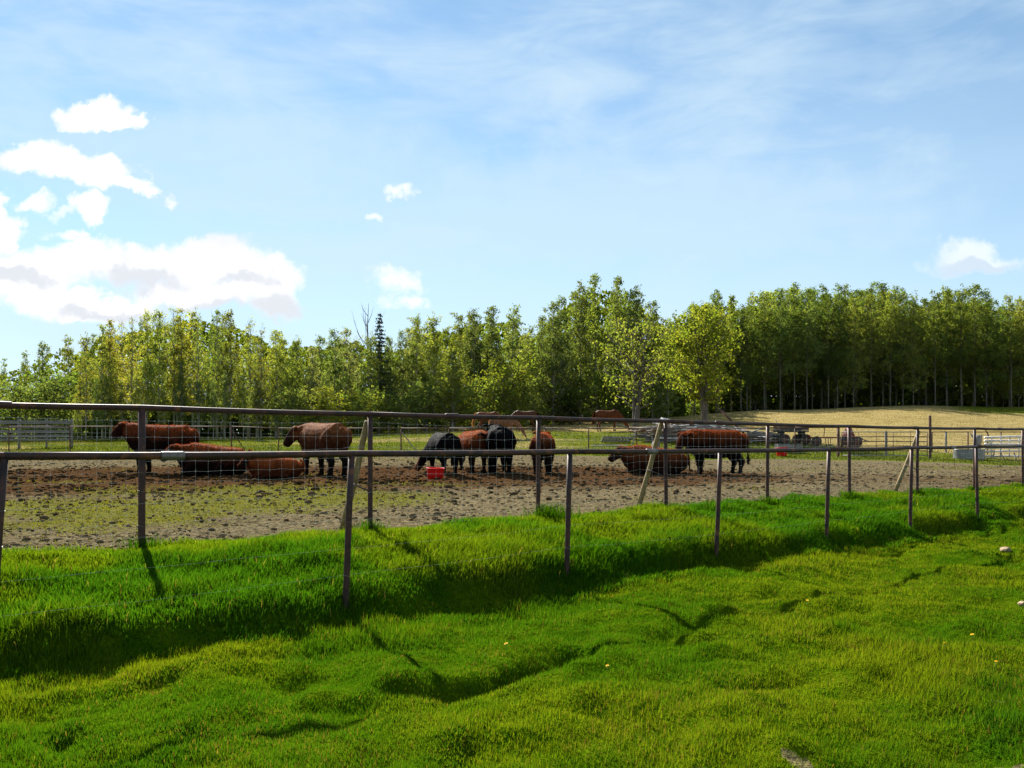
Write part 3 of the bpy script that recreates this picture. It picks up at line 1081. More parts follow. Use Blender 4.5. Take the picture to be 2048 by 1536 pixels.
for s in range(2):
    proto('U_undergrowth%d' % s, 3.0, 1.8, 0.02, 1300, 0.11, M['bark_dark'], 190 + s, 0.0, 30, 0.7, 0.04, 0.42, 3, 'bush')

TINT = {'yellow': (0.235, 0.245, 0.062), 'lime': (0.180, 0.215, 0.060), 'mid': (0.130, 0.172, 0.062), 'deep': (0.112, 0.148, 0.040), 'olive': (0.165, 0.190, 0.036),
        'silver': (0.195, 0.220, 0.120), 'dark': (0.070, 0.095, 0.024)}  # dark tint: shade beneath the canopy worked into the leaf colour
NTREE = 0


def place_tree(key, px, top_row, Y, tint, name, label, group=None, wide=1.0, var=None, cat='tree'):
    global NTREE
    pl = PROTO[key]
    H, tr, cr = pl[(var if var is not None else random.randrange(len(pl)))]
    x = (px - 1024) / F * Y
    g = gz(x, Y) if Y < 130 else 1.8
    want = max(1.2, E + (HZ - top_row) / F * Y - g)
    s = want / H
    root = empty(name, (x, Y, g), random.uniform(0, 6.28))
    root.scale = (s * wide, s * wide, s)
    tag(root, label, cat, group)
    link('trunk', tr, root)
    c = link('crown', cr, root)
    t = np.array(TINT[tint]) if isinstance(tint, str) else np.array(tint)
    t = t * random.uniform(0.88, 1.12)
    c.color = (t[0], t[1], t[2], 1)
    NTREE += 1
    return root


PX = np.array((-300, -100, 0, 60, 120, 160, 200, 300, 370, 470, 540, 600, 680, 715, 745, 780, 805, 835, 900, 930, 1020, 1060, 1100, 1130, 1195, 1250, 1310, 1345, 1390, 1430, 1500, 1560, 1640, 1700, 1780, 1830, 1900, 1950, 2000, 2048, 2400), float)
PT = np.array((720, 722, 718, 690, 662, 686, 642, 624, 612, 618, 660, 664, 660, 655, 668, 672, 664, 634, 632, 622, 606, 648, 612, 582, 547, 556, 602, 640, 600, 584, 586, 570, 570, 570, 562, 590, 564, 570, 584, 598, 590), float)


def prow(px):
    return float(np.interp(px, PX, PT))


MARKS = [(-60, 'left end of the grey plank fence'), (37, 'stout post of the grey plank fence'), (140, 'right end of the grey plank fence'), (200, 'gap left of the leftmost bull'), (283, 'leftmost far-fence post'),
         (365, 'rump of the leftmost bull'), (440, 'left lying cow'), (500, 'gap between the lying cows'), (550, 'curled lying cow'), (590, 'head of the big bull'), (640, 'back of the big bull'), (690, 'rump of the big bull'), (738, 'peeled brace pole'),
         (770, 'dark spruce'), (820, 'gap left of the near red tub'), (870, 'near red tub'), (910, 'rear of the black cow with lowered head'), (945, 'red-brown calf'), (985, 'chestnut horse with blond tail'), (1015, 'pale sorrel horse'), (1050, 'brown horse'),
         (1087, 'half-hidden brown calf'), (1135, 'gap right of the brown calf'), (1175, 'tail of the lone chestnut horse'), (1215, 'lone chestnut horse'), (1270, 'thin-leaved tree'), (1320, 'yellowish brace pole'), (1362, 'head of the broadside cow'),
         (1410, 'twin-trunk tree'), (1455, 'slanting rusty pipe'), (1500, 'right end of the lumber pile'), (1533, 'far-fence post before the box wagon'), (1580, 'box wagon'), (1625, 'gap right of the box wagon'), (1655, 'low cultivator'), (1697, 'red hopper'), (1735, 'left half of the steel gate'), (1775, 'grey post behind the steel gate'),
         (1815, 'right half of the steel gate'), (1860, 'tall rust-brown post'), (1895, 'gap left of the stock tank'), (1940, 'stock tank'), (1980, 'left end of the white pole gate'), (2030, 'white pole gate')]
USED = {}


def stand(x0, x1, step, Y0, Y1, keys, tints, name, labels, group, jit=14, lower=0, wide=1.0, spot=None):
    """a row of trees; spot gives each front-row tree a label of its own from what it stands behind"""
    px = x0
    while px < x1:
        k = random.randrange(len(keys))
        q = px + random.uniform(-0.35, 0.35) * step
        row = prow(q) + lower + abs(random.gauss(0, jit))
        lab = labels[k]
        if spot and -20 < q < 2060:
            mk = min(MARKS, key=lambda m_: abs(m_[0] - q))
            side = 'straight behind' if abs(q - mk[0]) < 9 else ('just left of' if q < mk[0] else 'just right of')
            lab = '%s, %s the %s' % (spot[k], side, mk[1])
            if lab in USED:
                lab = labels[k]
            USED[lab] = 1
        place_tree(keys[k], q, row, random.uniform(Y0, Y1), random.choice(tints), name, lab, group, wide * random.uniform(0.85, 1.15))
        px += step


# far left, lower and more distant
stand(-230, 175, 40, 92, 104, 'BA', ('lime', 'mid', 'yellow'), 'roadside_poplar',
      ('bushy green poplar of the low distant clump at the far left', 'slender aspen of the low distant clump at the far left'), 'low trees at the far left', 14)
stand(-250, 160, 40, 70, 76, 'WU', ('lime', 'mid'), 'willow_bush',
      ('green willow bush behind the grey plank fence', 'dark low undergrowth bush behind the grey plank fence'), 'bushes behind the plank fence', 10, 92)
# left stand: yellow-green aspens with thin budding tops
LG = 'aspens of the left stand'
LLAB = {'C': 'slender aspen with thin budding top in the stand behind the left cattle', 'A': 'leafy yellow-green aspen in the stand behind the left cattle'}
stand(165, 560, 30, 66, 70, 'CA', ('yellow', 'lime', 'yellow'), 'aspen_tree', (LLAB['C'], LLAB['A']), LG, 9, spot=('front aspen with thin budding top', 'leafy yellow-green front aspen'))
stand(150, 570, 34, 72, 79, 'CA', ('lime', 'yellow', 'mid'), 'aspen_tree', (LLAB['C'], LLAB['A']), LG, 12, 6)
stand(150, 570, 34, 63, 66, 'A', ('lime', 'mid'), 'aspen_sapling', ('short leafy aspen sapling at the foot of the left stand',), 'saplings of the left stand', 20, 110)
# centre: bushy poplars
CG = 'bushy poplars behind the middle of the paddock'
CL = ('bushy mid-green poplar leafy to the ground behind the middle of the paddock',)
stand(555, 1100, 36, 68, 73, 'B', ('mid', 'silver', 'mid', 'lime'), 'poplar_tree', CL, CG, 12, spot=('front poplar',))
stand(560, 1110, 38, 75, 82, 'B', ('mid', 'silver', 'deep'), 'poplar_tree', CL, CG, 14, 6)
# tall clump
TG = 'tallest poplars right of the middle'
TL = ('tall green poplar in the highest clump, behind the bare-limbed tree',)
stand(1095, 1350, 34, 72, 77, 'B', ('mid', 'lime', 'deep'), 'tall_poplar', TL, TG, 8, 0, 0.85, spot=('tall front poplar',))
stand(1100, 1360, 40, 79, 85, 'B', ('deep', 'mid'), 'tall_poplar', TL, TG, 14, 12)
# right stand on the rise: straight stems, dark beneath
RG = 'aspens of the right stand on the rise'
RL = ('straight-stemmed aspen with high green crown in the dense stand on the right rise',)
for (a, b_, lo, st) in ((90, 92, 4, 30), (94, 96.5, 8, 30), (99, 102, 12, 30), (105, 109, 14, 34), (112, 118, 16, 38)):
    stand(1352, 2230, st, a, b_, 'R', ('deep', 'mid', 'deep', 'lime'), 'stand_aspen', RL, RG, 17, lo - 6, 1.0, spot=('front-row stem of the right stand',) if a == 90 else None)
stand(1370, 2200, 44, 97, 104, 'UA', ('dark', 'deep'), 'forest_bush', ('dark undergrowth bush between the stems of the right stand', 'short dark sapling between the stems of the right stand'), 'undergrowth of the right stand', 30, 150, 1.3)
# scrub at the edge of the wood
stand(585, 1080, 46, 63, 66, 'W', ('olive', 'lime', 'mid', 'mid'), 'willow_bush', ('round willow bush at the edge of the wood behind the horses and cattle',), 'willow scrub along the wood', 16, 135, spot=('round willow bush',))
stand(1090, 1350, 48, 68, 70, 'WU', ('mid', 'dark'), 'willow_bush', ('leafy willow bush under the highest poplars', 'dark undergrowth bush under the highest poplars'), 'scrub under the tall poplars', 14, 205)
place_tree('B', 905, 700, 64.5, 'lime', 'broad_poplar', 'broad light green bush-tree spreading behind the black cow with lowered head', None, 1.5, 0)
place_tree('B', 645, 775, 62.5, 'olive', 'olive_bush', 'low olive-yellow bush behind the big brown bull', None, 2.6, 1, 'bush')
place_tree('A', 835, 634, 68, 'lime', 'column_aspen', 'narrow bright green aspen standing right of the dark spruce', None, 0.9, 1)

# spruce
sx = (760 - 1024) / F * 69
st_, sc_ = make_spruce(12.5, 2.1, 5)
r = empty('spruce_tree', (sx, 69, gz(sx, 69)))
s = (E + (HZ - 622) / F * 69 - gz(sx, 69)) / 12.5
r.scale = (s, s, s)
tag(r, 'dark pointed spruce rising among the pale poplars', 'tree')
link('trunk', st_, r)
link('crown', sc_, r)


def dead_snag():
    mb = MB()
    rr = random.Random(3)
    mb.tube([(0, 0, -0.2), (0.1, 0, 5), (0.0, 0, 9.5), (0.1, 0, 11.6)], [0.13, 0.09, 0.05, 0.012], 6)
    o = empty('bare_tree', at(735, 74))
    tag(o, 'leafless grey tree with bare upright twigs left of the spruce', 'tree')
    mb.build('trunk', M['bark_dark'], o, smooth=True)
    for k in range(11):
        z = rr.uniform(6.5, 11.2)
        az = rr.uniform(0, 6.28)
        L = (12.4 - z) * rr.uniform(0.2, 0.36)
        e = Vector((math.cos(az) * L, math.sin(az) * L, z + L * 2.0))
        MB().tube([(0.05, 0, z), ((e.x) * 0.6, e.y * 0.6, z + L * 0.9), e], [0.03, 0.02, 0.006], 4).build('branch', M['bark_dark'], o)


dead_snag()


def lone_tree(px, Y, top, name, label, rw, c0, nleaf, lsize, tint, seed, trunk_r, sparse, nbr, forks, bark, shape='round', up=0.8, clump=0.45):
    x = (px - 1024) / F * Y
    g = gz(x, Y)
    H = E + (HZ - top) / F * Y - g
    tr, cr = make_tree(name, H, rw, c0, nleaf, lsize, bark, seed, sparse, nbr, up, trunk_r, clump, forks, shape)
    root = empty(name, (x, Y, g))
    tag(root, label, 'tree')
    link('trunk', tr, root)
    c = link('crown', cr, root)
    c.color = tuple(TINT[tint]) + (1,)


lone_tree(1410, 56, 632, 'pasture_tree', 'round-headed yellow-green tree with twin trunk behind the lumber pile', 2.2, 0.24, 9000, 0.085, 'olive', 301, 0.22, 0.05, 60, 2, M['bark_dark'])
lone_tree(1270, 54, 655, 'sparse_tree', 'thin-leaved tree with bare limbs showing, left end of the lumber pile', 2.3, 0.22, 2600, 0.075, 'lime', 302, 0.21, 0.2, 46, 2, M['bark_dark'], 'round', 1.0)


def build_wood():
    """the wood behind the first rows, one mass of stems and leaves"""
    def lay(n, ya, yb, x0, x1, lo, hi, size, c1, c2, lower):
        px = RNG.uniform(x0, x1, n)
        Y = RNG.uniform(ya, yb, n)
        x = (px - 1024) / F * Y
        g = ground(x, Y)
        top = E + (HZ - np.interp(px, PX, PT) - lower - 26 * fbm(px * 0.02, px * 0 + 1.5, 90, 3)) / F * Y
        z = g + (top - g) * RNG.uniform(lo, hi, n)
        cols = lerp(c1, c2, fbm(px * 0.03, z * 0.4, 91, 3)) * RNG.uniform(0.7, 1.2, n)[:, None]
        return np.stack([x, Y, z], 1), np.full(n, size), cols
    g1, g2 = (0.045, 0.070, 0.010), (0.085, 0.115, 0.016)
    d1, d2 = (0.034, 0.046, 0.014), (0.068, 0.082, 0.022)  # darker leaves: shade inside and under the wood put into the colour
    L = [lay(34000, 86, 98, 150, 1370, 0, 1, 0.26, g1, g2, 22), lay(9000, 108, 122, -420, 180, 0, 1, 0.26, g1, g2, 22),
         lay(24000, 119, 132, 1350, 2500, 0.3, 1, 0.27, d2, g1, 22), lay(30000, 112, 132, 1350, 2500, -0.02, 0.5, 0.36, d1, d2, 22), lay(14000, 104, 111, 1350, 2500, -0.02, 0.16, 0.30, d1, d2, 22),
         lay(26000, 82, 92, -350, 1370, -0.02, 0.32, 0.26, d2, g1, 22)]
    me = leaf_mesh('wood', np.concatenate([q[0] for q in L]), np.concatenate([q[1] for q in L]), np.concatenate([q[2] for q in L]), M['grass'])
    tag(link('wood', me), 'mass of green foliage of the wood behind the first rows of trees', 'wood', kind='stuff')
    mb = MB()
    for k in range(330):
        p = random.uniform(1340, 2450)
        y = random.uniform(118, 131)
        xx = (p - 1024) / F * y
        gg = gz(xx, y)
        hh = E + (HZ - prow(p) - 30) / F * y - gg
        mb.tube([(xx, y, gg - .2), (xx + random.uniform(-.3, .3), y, gg + hh)], [random.uniform(.08, .16), 0.03], 5)
    o = mb.build('wood_stems', M['bark_dark'], None, True)
    tag(o, 'crowd of dim stems deep inside the right wood', 'wood', kind='stuff')


build_wood()

# ------------------------------------------------------------------ animals: one continuous skin each
def skin(parts, voxel, smooth_it=4, name='body'):
    """fuse overlapping lofts into one smooth surface"""
    mb = MB()
    for kind, a in parts:
        if kind == 'tube':
            mb.tube(*a[0], **a[1])
        else:
            mb.box(*a[0], **a[1])
    me = mb.mesh(name + '_raw')
    o = bpy.data.objects.new(name + '_raw', me)
    COL.objects.link(o)
    md = o.modifiers.new('r', 'REMESH')
    md.mode = 'VOXEL'
    md.voxel_size = voxel
    md.use_smooth_shade = True
    s = o.modifiers.new('s', 'SMOOTH')
    s.factor = 0.5
    s.iterations = smooth_it
    dg = bpy.context.evaluated_depsgraph_get()
    ev = o.evaluated_get(dg)
    res = bpy.data.meshes.new_from_object(ev)
    bpy.data.objects.remove(o)
    bpy.data.meshes.remove(me)
    res.name = name
    res.polygons.foreach_set('use_smooth', np.ones(len(res.polygons), bool))
    return res


def T(pts, r, ry=None, n=12):
    return ('tube', ((pts, r, n), {'ry': ry}))


def capped(pts, r, ry):
    """add small end rings so that a loft ends rounded"""
    P = [Vector(p) for p in pts]
    a = P[0] + (P[0] - P[1]).normalized() * r[0] * 0.35
    b_ = P[-1] + (P[-1] - P[-2]).normalized() * r[-1] * 0.35
    return [a] + P + [b_], [r[0] * 0.55] + list(r) + [r[-1] * 0.55], [ry[0] * 0.55] + list(ry) + [ry[-1] * 0.55]


def body_loft(st):
    """stations (x, y, zc, half width, half height)"""
    P = [(s[0], s[1], s[2]) for s in st]
    P, a, b_ = capped(P, [s[3] for s in st], [s[4] for s in st])
    return T(P, a, b_, 18)


def rotz(p, a, o=(0, 0, 0)):
    x, y = p[0] - o[0], p[1] - o[1]
    return (o[0] + x * math.cos(a) - y * math.sin(a), o[1] + x * math.sin(a) + y * math.cos(a), p[2])


def cow_parts(pose='stand', turn=0.0, stocky=1.0, walk=0.0):
    """a stocky short-legged beef animal, 1.35 m at the shoulder, facing +X"""
    k = stocky
    lie = pose == 'lie'
    dz = -0.50 if lie else 0.0
    wf = 1.12 if lie else 1.0
    D = lambda x: dz + (0.11 * x if lie else 0.0)          # a resting animal carries its shoulders higher than its rump
    parts = [body_loft([(-0.88, 0, 1.08 + D(-0.88), .16 * k, .19), (-0.80, 0, 1.02 + D(-0.80), .27 * k * wf, .30), (-0.60, 0, .96 + D(-0.60), .33 * k * wf, .38), (-0.30, 0, .90 + D(-0.30), .36 * k * wf, .42),
                        (0.02, 0, .88 + D(0.02), .375 * k * wf, .44), (.30, 0, .90 + D(.30), .36 * k * wf, .44), (.54, 0, .93 + D(.54), .31 * k * wf, .42), (.72, 0, .94 + D(.72), .25 * k, .38), (.86, 0, .94 + D(.86), .17 * k, .28)])]
    # topline, hips and shoulders
    parts.append(T([(-.72, 0, 1.26 + D(-.72)), (-.3, 0, 1.27 + D(-.3)), (.2, 0, 1.26 + D(.2)), (.60, 0, 1.27 + D(.60))], [.13, .15, .15, .12], [.06, .05, .06, .08]))
    for s in (-1, 1):
        parts.append(T([(-.76, s * .17 * k, 1.14 + D(-.76)), (-.62, s * .20 * k, .94 + D(-.62)), (-.50, s * .19 * k, .68 + D(-.50))], [.13, .18 * k, .14], [.14, .24, .18]))
        parts.append(T([(.62, s * .19 * k, 1.12 + D(.62)), (.58, s * .21 * k, .90 + D(.58)), (.52, s * .18 * k, .66 + D(.52))], [.09, .13 * k, .11], [.13, .18, .13]))
    # neck and head
    if pose == 'graze':
        n0, n1, n2 = (.66, 0, .98), (.92, 0, .80), (1.10, 0, .58)
        hd = [(1.06, 0, .64), (1.14, 0, .50), (1.24, 0, .34), (1.33, 0, .20), (1.36, 0, .13)]
    elif lie:
        n0, n1, n2 = (.62, 0, .98 + dz), (.86, 0, 1.10 + dz), (1.02, 0, 1.16 + dz)
        hd = [(1.00, 0, 1.24 + dz), (1.11, 0, 1.20 + dz), (1.25, 0, 1.10 + dz), (1.38, 0, 1.00 + dz), (1.43, 0, .95 + dz)]
    elif pose == 'low':
        n0, n1, n2 = (.66, 0, 1.02), (.88, 0, 1.06), (1.04, 0, 1.06)
        hd = [(1.02, 0, 1.15), (1.13, 0, 1.09), (1.24, 0, .96), (1.34, 0, .83), (1.37, 0, .77)]
    else:
        n0, n1, n2 = (.66, 0, 1.03), (.88, 0, 1.13), (1.04, 0, 1.19)
        hd = [(1.02, 0, 1.29), (1.14, 0, 1.26), (1.29, 0, 1.16), (1.42, 0, 1.06), (1.46, 0, 1.01)]
    piv = (.72, 0, 1.0)
    rn = lambda p, f: rotz(p, turn * f, piv)
    parts.append(T([rn(n0, 0), rn(n1, .5), rn(n2, .95)], [.26 * k, .21 * k, .16], [.35, .28, .21]))
    # dewlap
    parts.append(T([rn((n0[0] + .08, 0, n0[2] - .30), 0), rn((n1[0] + .03, 0, n1[2] - .26), .5), rn((n2[0], 0, n2[2] - .16), .95)], [.06, .05, .04], [.13, .11, .06]))
    H = [rn(p, 1.0) for p in hd]
    P, a, b_ = capped(H, [.125, .145, .118, .108, .10], [.15, .175, .150, .118, .105])
    parts.append(T(P, a, b_, 12))
    # poll, ears
    fw = (Vector(H[3]) - Vector(H[1])).normalized()
    side = Vector((-math.sin(turn), math.cos(turn), 0))
    upv = fw.cross(side)
    if upv.z < 0:
        upv = -upv
    e0 = Vector(H[0]) + upv * .08
    parts.append(T([e0 - fw * .04, e0 + fw * .07], [.10, .08], [.08, .06]))
    for s in (-1, 1):
        q = e0 + side * (s * .09) - upv * .02
        parts.append(T([q, q + side * (s * .14) - fw * .03 + upv * .02, q + side * (s * .27) - fw * .04 - upv * .04], [.05, .085, .03], [.045, .045, .028], 8))
    # tail
    parts.append(T([(-.88, 0, 1.20 + dz), (-.98, 0, 1.12 + dz), (-1.02, .02, .85 + dz), (-1.02, .03, max(.14, .55 + dz))], [.05, .04, .03, .026], None, 8))
    if not lie:
        parts.append(T([(-1.02, .03, .58), (-1.03, .03, .42), (-1.02, .03, .26)], [.03, .055, .02], None, 8))
    if lie:
        for s in (-1, 1):
            parts.append(T([(.52, s * .22, .34), (.70, s * .28, .20), (.82, s * .29, .09), (.62, s * .27, .055), (.46, s * .24, .05)], [.13, .09, .068, .055, .06], None, 10))
            parts.append(T([(-.54, s * .24, .38), (-.28, s * .36, .28), (-.16, s * .40, .16), (-.40, s * .42, .08), (-.16, s * .46, .065), (-.02, s * .46, .06)], [.22, .16, .11, .07, .055, .055], None, 10))
        parts.append(T([(-.7, 0, .16), (0, 0, .16), (.6, 0, .18)], [.30 * k, .38 * k, .28 * k], [.17, .17, .17], 14))
        return parts
    for s in (-1, 1):
        w = walk * s
        y = s * .19 * k
        parts.append(T([(.54, y, .84), (.52 + .04 * w, y, .58), (.53 + .09 * w, y * .97, .36), (.51 + .12 * w, y * .97, .15), (.52 + .13 * w, y * .97, .06), (.56 + .13 * w, y * .97, 0.0)], [.15, .115, .078, .060, .066, .080], None, 10))
        parts.append(T([(-.60, y, .92), (-.48 - .05 * w, y * 1.02, .64), (-.66 - .08 * w, y, .44), (-.71 - .11 * w, y, .36), (-.67 - .13 * w, y, .15), (-.66 - .13 * w, y, .06), (-.62 - .13 * w, y, 0.0)], [.23, .17, .105, .086, .062, .068, .080], None, 10))
    return parts


def horse_parts(pose='graze', k=1.0, turn=0.0):
    """1.5 m at the withers, facing +X"""
    parts = [body_loft([(-.78, 0, 1.22, .12, .16), (-.66, 0, 1.18, .22, .25), (-.45, 0, 1.14, .25, .29), (-.15, 0, 1.10, .255, .29), (.15, 0, 1.09, .25, .30), (.42, 0, 1.13, .23, .31), (.60, 0, 1.16, .18, .28), (.70, 0, 1.18, .12, .2)])]
    parts.append(T([(.30, 0, 1.36), (.46, 0, 1.42), (.62, 0, 1.36)], [.05, .07, .05], None, 8))
    for s in (-1, 1):
        parts.append(T([(-.62, s * .12, 1.25), (-.52, s * .14, 1.05), (-.42, s * .14, .84)], [.10, .13, .10], [.12, .19, .13]))
    piv = (.6, 0, 1.1)
    rn = lambda p, f: rotz(p, turn * f, piv)
    if pose == 'graze':
        parts.append(T([rn((.52, 0, 1.22), 0), rn((.86, 0, .98), .4), rn((1.14, 0, .66), .8), rn((1.26, 0, .48), 1)], [.15, .105, .08, .075], [.26, .18, .13, .11]))
        P, a, b_ = capped([rn(p, 1) for p in ((1.24, 0, .54), (1.30, 0, .40), (1.40, 0, .22), (1.48, 0, .09))], [.075, .085, .06, .055], [.09, .11, .075, .06])
        parts.append(T(P, a, b_, 10))
        e = Vector(rn((1.24, 0, .58), 1))
        mane = [rn((.60, 0, 1.40), 0), rn((.94, 0, 1.10), .4), rn((1.22, 0, .72), .8)]
    else:
        parts.append(T([rn((.52, 0, 1.22), 0), rn((.82, 0, 1.42), .4), rn((1.06, 0, 1.62), .9)], [.15, .105, .08], [.26, .18, .13]))
        P, a, b_ = capped([rn(p, 1) for p in ((1.04, 0, 1.68), (1.16, 0, 1.62), (1.34, 0, 1.46), (1.46, 0, 1.36))], [.075, .085, .06, .055], [.09, .11, .075, .06])
        parts.append(T(P, a, b_, 10))
        e = Vector(rn((1.03, 0, 1.74), 1))
        mane = [rn((.50, 0, 1.46), 0), rn((.76, 0, 1.60), .4), rn((1.0, 0, 1.78), .9)]
    for s in (-1, 1):
        parts.append(T([e + Vector((0, s * .05, 0)), e + Vector((-.05, s * .075, .10))], [.03, .01], None, 6))
        y = s * .135
        parts.append(T([(.46, y, .98), (.46, y, .76), (.47 + s * .05, y, .50), (.46 + s * .07, y, .20), (.47 + s * .07, y, .09), (.50 + s * .07, y, 0)], [.12, .085, .052, .036, .042, .058], None, 10))
        parts.append(T([(-.52, y, 1.05), (-.42, y, .80), (-.56 - s * .05, y, .56), (-.62 - s * .06, y, .48), (-.58 - s * .06, y, .20), (-.57 - s * .06, y, .09), (-.54 - s * .06, y, 0)], [.17, .12, .065, .055, .040, .045, .058], None, 10))
    return parts, mane


def paint(me, fn):
    n = len(me.vertices)
    V = np.zeros(n * 3, np.float32)
    me.vertices.foreach_get('co', V)
    V = V.reshape(-1, 3)
    c = fn(V)
    a = me.color_attributes.new('col', 'FLOAT_COLOR', 'POINT')
    c4 = np.ones((n, 4), np.float32)
    c4[:, :3] = c
    a.data.foreach_set('color', c4.ravel())
    return V


def fur_mesh(me, n, length, c1, c2, name='fur', minz=-0.6):
    """short shaggy coat: backlight painted as brighter tips along the back, body colour on the sides"""
    tri = me.polygons
    m = len(tri)
    cen, nn, ls = np.zeros(m * 3, np.float32), np.zeros(m * 3, np.float32), np.zeros(m, np.int32)
    tri.foreach_get('center', cen)
    tri.foreach_get('normal', nn)
    tri.foreach_get('loop_start', ls)
    lv = np.zeros(len(me.loops), np.int32)
    me.loops.foreach_get('vertex_index', lv)
    vc = np.zeros(len(me.vertices) * 4, np.float32)
    me.color_attributes['col'].data.foreach_get('color', vc)
    vc = vc.reshape(-1, 4)[:, :3]
    cen, nn = cen.reshape(-1, 3), nn.reshape(-1, 3)
    ok = np.where((nn[:, 2] > minz) & (cen[:, 2] > 0.22))[0]
    i = RNG.choice(ok, n)
    P = cen[i] + RNG.normal(0, 0.012, (n, 3))
    N = nn[i] * 0.5 + np.array((-0.6, 0, -0.25))[None] + RNG.normal(0, 0.38, (n, 3))
    N /= np.linalg.norm(N, axis=1)[:, None]
    side = np.cross(N, RNG.normal(0, 1, (n, 3)))
    side /= np.linalg.norm(side, axis=1)[:, None] + 1e-9
    L = length * RNG.uniform(0.5, 1.4, n)[:, None]
    V = np.stack([P - side * 0.007, P + side * 0.007, P + N * L], 1).reshape(-1, 3)
    top = sstep(0.25, 0.75, nn[i][:, 2])[:, None]  # upward-facing fur takes the brighter colours of the painted backlit rim
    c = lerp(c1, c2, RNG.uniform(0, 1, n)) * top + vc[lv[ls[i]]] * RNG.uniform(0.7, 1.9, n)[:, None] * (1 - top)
    return np_mesh(name, V, np.arange(n * 3).reshape(-1, 3), M['fur'], np.repeat(c, 3, 0))


BROWN = dict(body=(0.024, 0.009, 0.005), back=(0.150, 0.044, 0.014), leg=(0.009, 0.006, 0.005), face=(0.020, 0.009, 0.006), fur=((0.16, 0.036, 0.010), (0.34, 0.090, 0.020)))  # coat palettes: sides darkened, back and fur brightened to paint in the backlight
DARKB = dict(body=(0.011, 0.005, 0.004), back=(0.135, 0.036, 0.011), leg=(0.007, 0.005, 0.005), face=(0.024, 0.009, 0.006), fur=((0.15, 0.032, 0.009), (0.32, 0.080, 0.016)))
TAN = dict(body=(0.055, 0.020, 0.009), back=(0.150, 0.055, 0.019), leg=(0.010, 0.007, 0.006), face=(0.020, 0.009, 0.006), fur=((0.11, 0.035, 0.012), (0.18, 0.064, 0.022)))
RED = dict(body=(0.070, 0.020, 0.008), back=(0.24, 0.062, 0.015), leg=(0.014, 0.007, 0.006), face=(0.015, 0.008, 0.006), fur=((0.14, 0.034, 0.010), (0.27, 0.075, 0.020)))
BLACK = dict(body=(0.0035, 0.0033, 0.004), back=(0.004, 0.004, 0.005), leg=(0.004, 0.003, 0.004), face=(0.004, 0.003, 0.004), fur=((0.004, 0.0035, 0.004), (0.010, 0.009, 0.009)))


def cow(px, Y, heading, scale, pal, label, pose='stand', turn=0.0, stocky=1.0, walk=0.0, fur=2600, furlen=0.035, dz=0.0, name='cow', group='cattle in the paddock', brownface=False):
    p = at(px, Y)
    root = empty(name, (p.x, p.y, p.z - 0.01 + dz), math.radians(heading))
    root.scale = (scale, scale, scale)
    tag(root, label, name if name in ('cow', 'calf', 'bull') else 'cow', group)
    me = skin(cow_parts(pose, turn, stocky, walk), 0.025, 2, 'body')
    lie = pose == 'lie'

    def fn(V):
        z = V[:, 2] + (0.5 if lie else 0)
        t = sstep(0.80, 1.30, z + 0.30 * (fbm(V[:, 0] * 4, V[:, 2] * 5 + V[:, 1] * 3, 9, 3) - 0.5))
        c = lerp(pal['body'], pal['back'], t)  # sunlit back over shaded sides, painted by height
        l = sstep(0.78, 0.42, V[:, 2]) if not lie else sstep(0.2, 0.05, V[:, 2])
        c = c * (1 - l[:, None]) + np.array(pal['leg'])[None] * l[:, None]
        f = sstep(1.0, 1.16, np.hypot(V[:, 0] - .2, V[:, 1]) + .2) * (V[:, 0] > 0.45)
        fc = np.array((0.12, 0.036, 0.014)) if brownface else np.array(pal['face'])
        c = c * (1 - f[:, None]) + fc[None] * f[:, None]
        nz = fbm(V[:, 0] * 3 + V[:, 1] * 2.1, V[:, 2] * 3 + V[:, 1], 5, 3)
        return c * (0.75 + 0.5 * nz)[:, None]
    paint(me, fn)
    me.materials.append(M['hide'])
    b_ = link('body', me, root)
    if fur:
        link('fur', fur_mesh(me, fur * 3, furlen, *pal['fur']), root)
    return root


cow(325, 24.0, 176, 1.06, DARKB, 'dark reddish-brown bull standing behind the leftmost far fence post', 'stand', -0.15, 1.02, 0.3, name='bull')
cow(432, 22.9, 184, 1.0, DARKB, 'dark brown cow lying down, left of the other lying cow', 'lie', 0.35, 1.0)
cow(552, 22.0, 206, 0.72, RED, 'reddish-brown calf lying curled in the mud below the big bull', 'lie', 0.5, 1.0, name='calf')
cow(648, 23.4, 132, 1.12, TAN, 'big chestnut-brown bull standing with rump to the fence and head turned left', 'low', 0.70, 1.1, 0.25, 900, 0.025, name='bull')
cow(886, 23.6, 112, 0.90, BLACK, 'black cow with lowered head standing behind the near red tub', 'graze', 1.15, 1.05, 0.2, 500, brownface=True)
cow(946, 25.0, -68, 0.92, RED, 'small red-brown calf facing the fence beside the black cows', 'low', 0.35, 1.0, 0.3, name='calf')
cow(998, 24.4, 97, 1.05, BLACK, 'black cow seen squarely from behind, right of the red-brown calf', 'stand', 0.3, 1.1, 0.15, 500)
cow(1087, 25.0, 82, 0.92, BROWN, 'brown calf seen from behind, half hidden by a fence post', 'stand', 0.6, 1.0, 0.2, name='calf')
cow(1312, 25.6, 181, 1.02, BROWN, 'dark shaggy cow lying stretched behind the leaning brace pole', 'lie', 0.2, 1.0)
cow(1432, 26.2, 188, 1.03, DARKB, 'shaggy dark brown cow standing broadside in front of the lumber pile', 'low', 0.45, 1.0, 0.35, 4200, 0.045)


